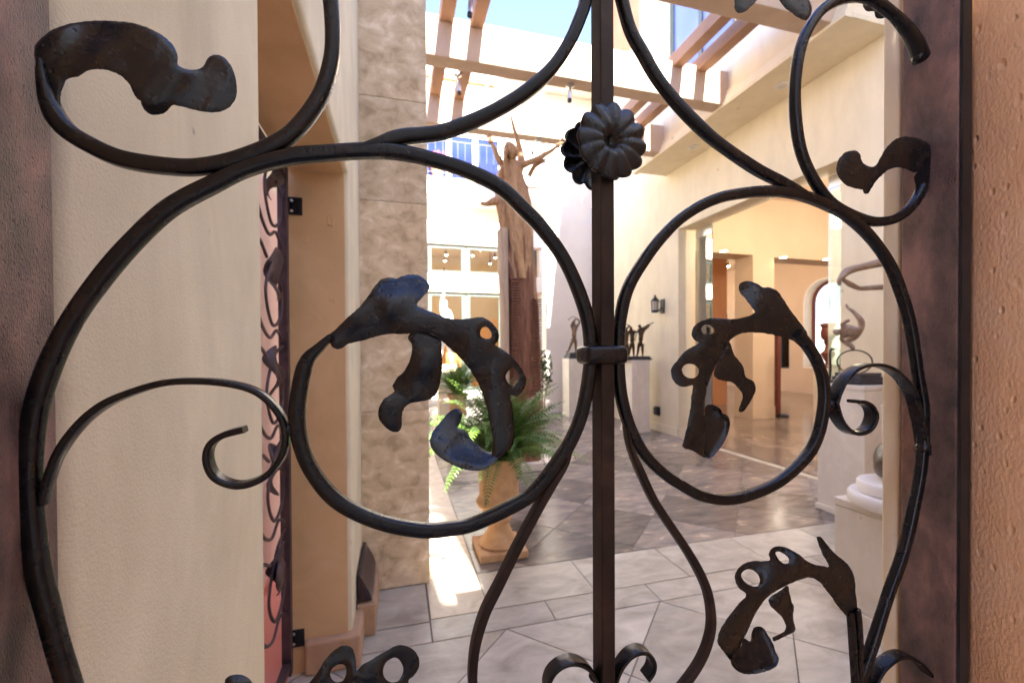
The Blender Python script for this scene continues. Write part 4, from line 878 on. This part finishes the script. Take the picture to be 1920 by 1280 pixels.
# statue whose arms reach in from the right
D = 2.9
def q3(px, py, k=0): return EYE+_ray(px, py)*(D+k)
b0 = q3(1745, 640); b0.z = 1.0
t = thing('reaching_statue', 'bronze statue whose two long arms stretch in from behind the right post', 'statue', (b0.x, b0.y, 1.0))
J = {}
def jj(n, px, py, r, k=0): v = q3(px, py, k)-Vector((b0.x, b0.y, 1.0)); J[n] = (v.x, v.y, v.z, r)
jj('pelvis', 1745, 600, .085); jj('chest', 1742, 520, .10); jj('neck', 1742, 470, .045); jj('h0', 1738, 445, .06); jj('h1', 1736, 420, .055)
jj('s1', 1722, 492, .045); jj('e1', 1665, 489, .034); jj('w1', 1606, 503, .024); jj('p1', 1588, 508, .030); jj('f1', 1573, 524, .018); jj('g1', 1574, 536, .010)
jj('s2', 1725, 548, .035, .1); jj('e2', 1660, 538, .020, .1); jj('w2', 1612, 541, .017, .1); jj('p2', 1594, 533, .020, .05); jj('f2', 1578, 522, .013, .03)
jj('k1', 1738, 660, .055); J['a1'] = (-.05, .0, .02, .035); jj('k2', 1755, 660, .055); J['a2'] = (.07, 0, .02, .035)
skin('figure', J, [('pelvis', 'chest'), ('chest', 'neck'), ('neck', 'h0'), ('h0', 'h1'), ('chest', 's1'), ('s1', 'e1'), ('e1', 'w1'), ('w1', 'p1'), ('p1', 'f1'), ('f1', 'g1'), ('chest', 's2'), ('s2', 'e2'), ('e2', 'w2'), ('w2', 'p2'), ('p2', 'f2'), ('pelvis', 'k1'), ('k1', 'a1'), ('pelvis', 'k2'), ('k2', 'a2')], BRONZE_L, t, (b0.x, b0.y, 1.0))
box('base', b0.x-.14, b0.x+.14, b0.y-.12, b0.y+.12, 1.0, 1.04, BASE_DK, t, .004)
pedestal(b0.x-.18, b0.x+.18, b0.y-.18, b0.y+.18, 1.0, 'limestone pedestal hidden behind the right post, under the reaching statue')
# round white base with a mottled stone
cx, cy = 2.43, 1.56
t = thing('round_base', 'two tier round white stone base on the low pedestal', 'plinth', (cx, cy, .60))
lathe('lower_tier', [(.195, 0), (.205, .012), (.205, .052), (.197, .064), (.0, .064)], cx, cy, PEDW, t, 48, z0=.6005)
lathe('upper_tier', [(.16, .0645), (.168, .072), (.168, .112), (.160, .122), (.0, .122)], cx, cy, PEDW, t, 48, z0=.6005)
bm = bmesh.new(); bmesh.ops.create_icosphere(bm, subdivisions=4, radius=.118)
for v in bm.verts: v.co *= 1+.05*math.sin(v.co.x*31)*math.sin(v.co.z*27+1)+.03*math.sin(v.co.y*60+v.co.z*40); v.co.z *= .95
bmesh.ops.translate(bm, verts=bm.verts, vec=(cx+.02, cy, .722+.10))
tag(finish(bm, 'stone_sculpture', STONEBALL, None, True, loc=(cx+.02, cy, .722)), 'dark mottled rounded stone sculpture on the round white base', 'sculpture')

# white alabaster figure before the rear windows
p = at_y(836, 690, 9.0)
pd = thing('pedestal', 'cream pedestal behind the far fern, under the white figure', 'pedestal', (p.x+.03, 9.0, 0), 'stone pedestals in the courtyard')
box('shaft', p.x-.16, p.x+.22, 8.8, 9.2, .05, 1.10, GAL_WALL, pd, .004); box('foot_course', p.x-.18, p.x+.24, 8.78, 9.22, 0, .048, GAL_WALL, pd, .004)
t = thing('white_figure', 'slender white alabaster figure holding up a thin rod in front of the rear windows', 'statue', (p.x, 9.0, 1.10))
WJ = {'pelvis': (0, 0, .80, .10), 'waist': (.0, 0, .95, .085), 'chest': (-.01, 0, 1.15, .115), 'neck': (-.02, 0, 1.30, .045), 'h0': (-.02, 0, 1.38, .07), 'h1': (-.02, 0, 1.48, .06), 'k1': (-.09, 0, .42, .065), 'a1': (-.18, .0, .03, .04), 'k2': (.08, 0, .42, .065), 'a2': (.14, 0, .03, .04),
      's1': (-.10, 0, 1.25, .05), 'e1': (-.10, -.05, 1.45, .035), 'w1': (-.04, -.05, 1.62, .03), 's2': (.10, 0, 1.22, .05), 'e2': (.16, 0, 1.0, .035), 'w2': (.12, -.03, .80, .03)}
skin('figure', WJ, [('pelvis', 'waist'), ('waist', 'chest'), ('chest', 'neck'), ('neck', 'h0'), ('h0', 'h1'), ('pelvis', 'k1'), ('k1', 'a1'), ('pelvis', 'k2'), ('k2', 'a2'), ('chest', 's1'), ('s1', 'e1'), ('e1', 'w1'), ('chest', 's2'), ('s2', 'e2'), ('e2', 'w2')], ALAB, t, (p.x, 9.0, 1.10), .92, .2)
tube('rod', [Vector((p.x-.04, 8.95, 2.45)), Vector((p.x-.02, 8.95, 2.8)), Vector((p.x-.03, 8.95, 3.12))], .010, BLACK, t)

# ------------------------------------------------------------------ tall carved wood sculpture
WX, WY = 1.50, 4.87
ws = thing('carved_wood_sculpture', 'tall carved redwood plank with a golden draped woman reaching up from its top', 'sculpture', (WX, WY, 0))
rnd = random.Random(3)
def loft(name, secs, M, parent, dep, n=40, fold=None, sub=6):
    """secs: (py, left px, right px) at the sculpture's depth"""
    rows = []
    for (y0, l0, r0), (y1, l1, r1) in zip(secs, secs[1:]):
        for k in range(sub):
            t_ = k/sub; s_ = t_*t_*(3-2*t_); rows.append((y0+(y1-y0)*t_, l0+(l1-l0)*s_, r0+(r1-r0)*s_))
    rows.append(secs[-1]); bm = bmesh.new(); R_ = []
    for y, l, r in rows:
        a = at_y(l, y, WY-dep*.6); b = at_y(r, y, WY-dep*.6); c = (a+b)/2; hw = (b-a).length/2; ring = []
        for k in range(n):
            q = 2*math.pi*k/n; cs, sn = math.cos(q), math.sin(q)
            ex = math.copysign(abs(cs)**.7, cs)*hw; ey = math.copysign(abs(sn)**.7, sn)*dep/2
            f_ = fold(q, c.z) if fold else 1
            ring.append(bm.verts.new((c.x+ex*f_, WY+ey*f_, c.z)))
        R_.append(ring)
    for a, b in zip(R_, R_[1:]):
        for k in range(n): bm.faces.new((a[k], a[(k+1) % n], b[(k+1) % n], b[k]))
    bm.faces.new(R_[0]); bm.faces.new(R_[-1][::-1])
    return sharp(finish(bm, name, M, parent, True), 50)
grain = lambda q, z: 1+.012*math.sin(q*9+z*2)+.010*math.sin(q*17+z*3.1)
loft('trunk', [(432, 952, 1003), (470, 950, 1006), (520, 954, 1010), (600, 955, 1016), (680, 957, 1019), (780, 958, 1020), (890, 958, 1020)], WOOD, ws, .22, fold=grain)
loft('sapwood_slab', [(425, 939, 957), (500, 942, 957), (600, 946, 958), (720, 947, 959), (890, 947, 960)], SAPWOOD, ws, .26)
bm = bmesh.new()
y = 522
while y < 690:
    h = rnd.uniform(2.2, 4.0); a = at_y(958, y, WY-.115); b = at_y(rnd.uniform(972, 977), y+h, WY-.115)
    add_box(bm, a.x, b.x, WY-.145+rnd.uniform(0, .012), WY-.06, b.z, a.z); y += h+rnd.uniform(1.2, 2.2)
y = 560
while y < 740:
    a = at_y(rnd.uniform(994, 1000), y, WY-.115); b = at_y(1017, y+2.2, WY-.115)
    add_box(bm, a.x, b.x-.012, WY-.128, WY-.07, b.z, a.z); y += rnd.uniform(4, 6)
bev(bm, .003, 1); finish(bm, 'carved_ribs', WOOD, ws)['kind'] = 'stuff'
bm = bmesh.new(); add_box(bm, WX-.26, WX+.30, WY-.2, WY+.2, 0, .09); bmesh.ops.recalc_face_normals(bm, faces=bm.faces); bev(bm, .008); finish(bm, 'base', PED, ws)
fold = lambda q, z: 1+.13*(1-2*abs(math.sin(q*3.5+z*1.2+.4*math.sin(z*5))))+.06*math.sin(q*11-z*2.5+1)
loft('drapery', [(306, 943, 975), (320, 938, 985), (345, 938, 994), (375, 940, 1000), (405, 944, 1004), (432, 947, 1005), (475, 955, 1003), (520, 965, 996)], WOOD_GOLD, ws, .26, n=72, fold=fold, sub=8)
J = {}
def wj(n, px, py, r, dy_=0): v = at_y(px, py, WY+dy_)-Vector((WX, WY, 0)); J[n] = (v.x, v.y, v.z, r)
wj('body', 962, 345, .115); wj('chest', 960, 318, .105, -.02); wj('neck', 959, 300, .055, -.05); wj('h0', 959, 290, .055, -.07)
wj('s1', 946, 318, .05); wj('e1', 933, 295, .035, -.05); wj('w1', 926, 276, .026, -.06); wj('f1', 917, 259, .016, -.06)
wj('s2', 975, 312, .05); wj('e2', 1003, 300, .036, -.08); wj('w2', 1034, 283, .026, -.10); wj('f2', 1052, 268, .014, -.10)
wj('s3', 978, 300, .05, .06); wj('e3', 972, 268, .034, .06); wj('w3', 964, 243, .022, .06); wj('f3', 957, 214, .010, .06)
wj('hip', 950, 372, .07, .0); wj('kn', 925, 378, .05, -.04); wj('ft', 912, 383, .028, -.04); wj('to', 900, 381, .016, -.04)
skin('figure', J, [('body', 'chest'), ('chest', 'neck'), ('neck', 'h0'), ('chest', 's1'), ('s1', 'e1'), ('e1', 'w1'), ('w1', 'f1'), ('chest', 's2'), ('s2', 'e2'), ('e2', 'w2'), ('w2', 'f2'), ('body', 's3'), ('s3', 'e3'), ('e3', 'w3'), ('w3', 'f3'), ('body', 'hip'), ('hip', 'kn'), ('kn', 'ft'), ('ft', 'to')], WOOD_GOLD, ws, (WX, WY, 0))
def hairp(px, py, dy_): return at_y(px, py, WY+dy_)
c_ = hairp(958, 284, -.08); bm = bmesh.new(); bmesh.ops.create_icosphere(bm, subdivisions=3, radius=1)
for v in bm.verts:
    x, y, z = v.co; f_ = 1+.05*math.sin(z*9+x*5) if x < .2 else 1-.10*max(0, -z-.1)
    nose = .16*math.exp(-((z+.05)**2+(y+.1)**2)*18) if x > .5 else 0
    v.co = Vector((x*.078*f_+nose*.08, y*.085*f_, z*.112*f_)); v.co = Matrix.Rotation(-.45, 3, 'Y') @ v.co
bmesh.ops.translate(bm, verts=bm.verts, vec=c_); hd = finish(bm, 'head', WOOD_GOLD, ws, True)
for k in range(7):                                                     # hair falling down her back
    pts = [hairp(955-k*.9, 272+k*1.2, -.11+.02*k), hairp(949-k*.8, 284, -.14+.025*k), hairp(946+k*1.2, 303, -.16+.03*k), hairp(948+k*2, 330+k*3, -.155+.012*k)]
    bm = sweep_bm(spline(pts, .02), .042, .034, .9, Vector((.2, 1, .1)).normalized(), taper=lambda q: ((.25+1.0*min(1, q*5)*(1-.75*q)),)*2); sharp(finish(bm, 'hair_lock', WOOD_GOLD, hd, True), 60)
for (px, py, dy_), fs in (((1046, 273, -.10), ((1058, 262), (1060, 267), (1056, 258))), ((( 920, 266, -.06)), ((912, 254), (916, 252), (921, 253))), ((1014, 303, -.02), ((1024, 300), (1023, 305), (1017, 296)))):
    o_ = hairp(px, py, dy_); bm = bmesh.new(); bmesh.ops.create_icosphere(bm, subdivisions=2, radius=.034)
    for v in bm.verts: v.co.y *= .55
    bmesh.ops.translate(bm, verts=bm.verts, vec=o_); h_ = finish(bm, 'hand', WOOD_GOLD, ws, True)
    for fx, fy in fs: tube('finger', [o_, (o_+hairp(fx, fy, dy_))/2+Vector((0, -.012, .006)), hairp(fx, fy, dy_)], .0105, WOOD_GOLD, h_, .02)
tube('arm', [hairp(992, 330, .06), hairp(1002, 312, .03), hairp(1014, 303, -.02)], .030, WOOD_GOLD, ws, .03)

# ------------------------------------------------------------------ lantern and outlet box on the gallery wall
a = at_x(1228, 552, 4.17); lx, ly = 4.17, at_x(1228, 570, 4.17).y; z0 = at_x(1228, 586, 4.17).z; z1 = a.z
t = thing('wall_lantern', 'black coach lantern on the yellow cream gallery wall', 'lantern', (4.31, ly, z0+.1))
h = z1-z0
lathe('base_plate', [(.045, 0), (.062, .012), (.062, .03), (.055, .04)], lx, ly, BLACK, t, 8, z0=z0)
lathe('glass', [(.048, .041), (.055, h*.62)], lx, ly, LAMPGLASS, t, 8, z0=z0)
for k in range(8):
    a_ = 2*math.pi*k/8; tube('glazing_bar', [Vector((lx+.052*math.cos(a_), ly+.052*math.sin(a_), z0+.035)), Vector((lx+.059*math.cos(a_), ly+.059*math.sin(a_), z0+h*.63))], .005, BLACK, t, .1)
lathe('roof', [(.068, h*.62), (.072, h*.65), (.045, h*.78), (.020, h*.86), (.020, h*.90), (.012, h*.94), (.016, h*.97), (.0, h)], lx, ly, BLACK, t, 8, z0=z0)
box('back_plate', 4.30, 4.318, ly-.06, ly+.06, z0-.01, z0+h*.75, BLACK, t, .006); tube('bracket', [Vector((4.30, ly, z0+h*.3)), Vector((4.24, ly, z0+.03)), Vector((4.2, ly, z0+.015))], .012, BLACK, t)
p = at_x(1233, 770, 4.30)
t = thing('outlet_box', 'small dark weatherproof outlet box low on the gallery wall under the lantern', 'outlet', (4.318, p.y, p.z))
box('back_box', 4.27, 4.318, p.y-.055, p.y+.055, p.z-.075, p.z+.075, BLACK, t, .006); box('flip_cover', 4.245, 4.269, p.y-.05, p.y+.05, p.z-.06, p.z+.065, BASE_DK, t, .008)

# ================================================================== URNS AND FERNS
def urn(x, y, label):
    t = thing('stone_urn', label, 'urn', (x, y, 0), 'sandstone urns holding ferns')
    box('foot_slab', x-.165, x+.165, y-.165, y+.165, 0, .05, TERRA, t, .006)
    lathe('vase', [(.135, .051), (.140, .066), (.128, .085), (.098, .12), (.076, .17), (.070, .205), (.082, .215), (.088, .232), (.080, .248), (.118, .285), (.146, .318), (.159, .340), (.159, .355), (.146, .375), (.138, .39), (.138, .46), (.143, .55), (.149, .60), (.172, .625), (.182, .645), (.182, .665), (.165, .668), (.150, .64), (.0, .62)], x, y, TERRA, t, 56)
    return t
FR = []
def frond_mesh(i):
    r_ = random.Random(i); L_ = .50; n = 26; rise = r_.uniform(1.15, 1.62) if i % 2 else r_.uniform(.5, 1.1); droop = (rise*.45+r_.uniform(.1, .5)) if i % 2 else rise+r_.uniform(.3, .9); bm = bmesh.new()
    P = []; ang = rise; q = Vector((.02, 0, 0))
    for k in range(n+1):
        P.append(q.copy()); q += Vector((math.cos(ang), 0, math.sin(ang)))*L_/n; ang -= droop/n*1.15*(.5+k/n)
    yaw_ = r_.uniform(-.25, .25)
    for k, v in enumerate(P): v.y += yaw_*(k/n)**2*.2
    for k in range(1, n):
        t_ = k/n; l_ = .062*math.sin(math.pi*min(1, t_*.93+.09))**.8*(1-.25*t_)+.006; w_ = .0085*(1-.4*t_)
        d_ = (P[k+1]-P[k]).normalized(); side = Vector((0, 1, 0)); up_ = side.cross(d_)*-1
        for sg in (-1, 1):
            o = P[k]; dr = (side*sg+d_*.45).normalized(); tip = o+dr*l_+Vector((0, 0, -1))*l_*r_.uniform(.1, .4); mid = o+dr*l_*.5+up_*l_*.06
            bm.faces.new([bm.verts.new(c) for c in (o, mid-d_*w_, tip, mid+d_*w_)])
    for a, b in zip(P, P[1:]):
        s_ = Vector((0, .0018, 0)); bm.faces.new([bm.verts.new(c) for c in (a-s_, a+s_, b+s_, b-s_)])
    me = bpy.data.meshes.new('frond'); bm.to_mesh(me); bm.free(); me.materials.append(FERN); return me
FR = [frond_mesh(i) for i in range(10)]
def fern(x, y, z, n, label, sc=1.0, seed=1):
    r_ = random.Random(seed); t = thing('potted_fern', label, 'fern', (x, y, z), 'ferns in sandstone urns')
    for k in range(n):
        o = bpy.data.objects.new('frond', FR[k % 10]); COL.objects.link(o); o.parent = t
        a = r_.uniform(0, 6.283); s_ = sc*r_.uniform(.65, 1.12); o.location = (.05*math.cos(a)*r_.random(), .05*math.sin(a)*r_.random(), r_.uniform(-.02, .05))
        o.rotation_euler = (r_.uniform(-.25, .25), r_.uniform(-.5, .35), a); o.scale = (s_, s_, s_)
    lathe('soil', [(.13, 0), (.0, .02)], x, y, SOIL, t, 16, z0=z-.01)
urn(.68, 2.90, 'sandstone urn nearest the gate, holding the large fern')
fern(.68, 2.90, .64, 150, 'large light green fern spilling from the near sandstone urn', 1.22, 1)
p = at_y(858, 715, 7.2)
urn(p.x, 7.2, 'sandstone urn farther back, mostly hidden behind the near fern')
fern(p.x, 7.2, .66, 90, 'darker fern farther back, left of the carved wood sculpture', 1.35, 2)
# flowering shrub right of the sculpture
p = at_y(1018, 700, 7.6)
t = thing('flowering_shrub', 'leafy shrub with white blossoms just right of the carved wood sculpture', 'shrub', (p.x, 7.6, 0))
for k in range(3): tube('stem', [Vector((p.x+.03*k-.03, 7.6, 0)), Vector((p.x+.06*k-.06, 7.6+.03*k, .5)), Vector((p.x+.16*k-.16, 7.6, .95))], .012, WOOD, t, .1)
for nm, cnt, M_, s0 in (('foliage', 420, LEAFG, .05), ('blossoms', 130, PETAL_W, .032)):
    bm = bmesh.new()
    for k in range(cnt):
        v = Vector((random.gauss(0, 1), random.gauss(0, 1), random.gauss(0, 1))).normalized()*(random.random()**.4)
        c = Vector((p.x-.08+v.x*.30, 7.6+v.y*.28, 1.0+v.z*.42)); n_ = (v+Vector((random.uniform(-.6, .6),)*3)).normalized(); e_ = n_.orthogonal().normalized(); f_ = n_.cross(e_); s_ = s0*random.uniform(.6, 1.2)
        bm.faces.new([bm.verts.new(c+e_*s_*a+f_*s_*b) for a, b in ((-1, 0), (-.2, -.45), (1, 0), (-.2, .45))])
    finish(bm, nm, M_, t, recalc=False)
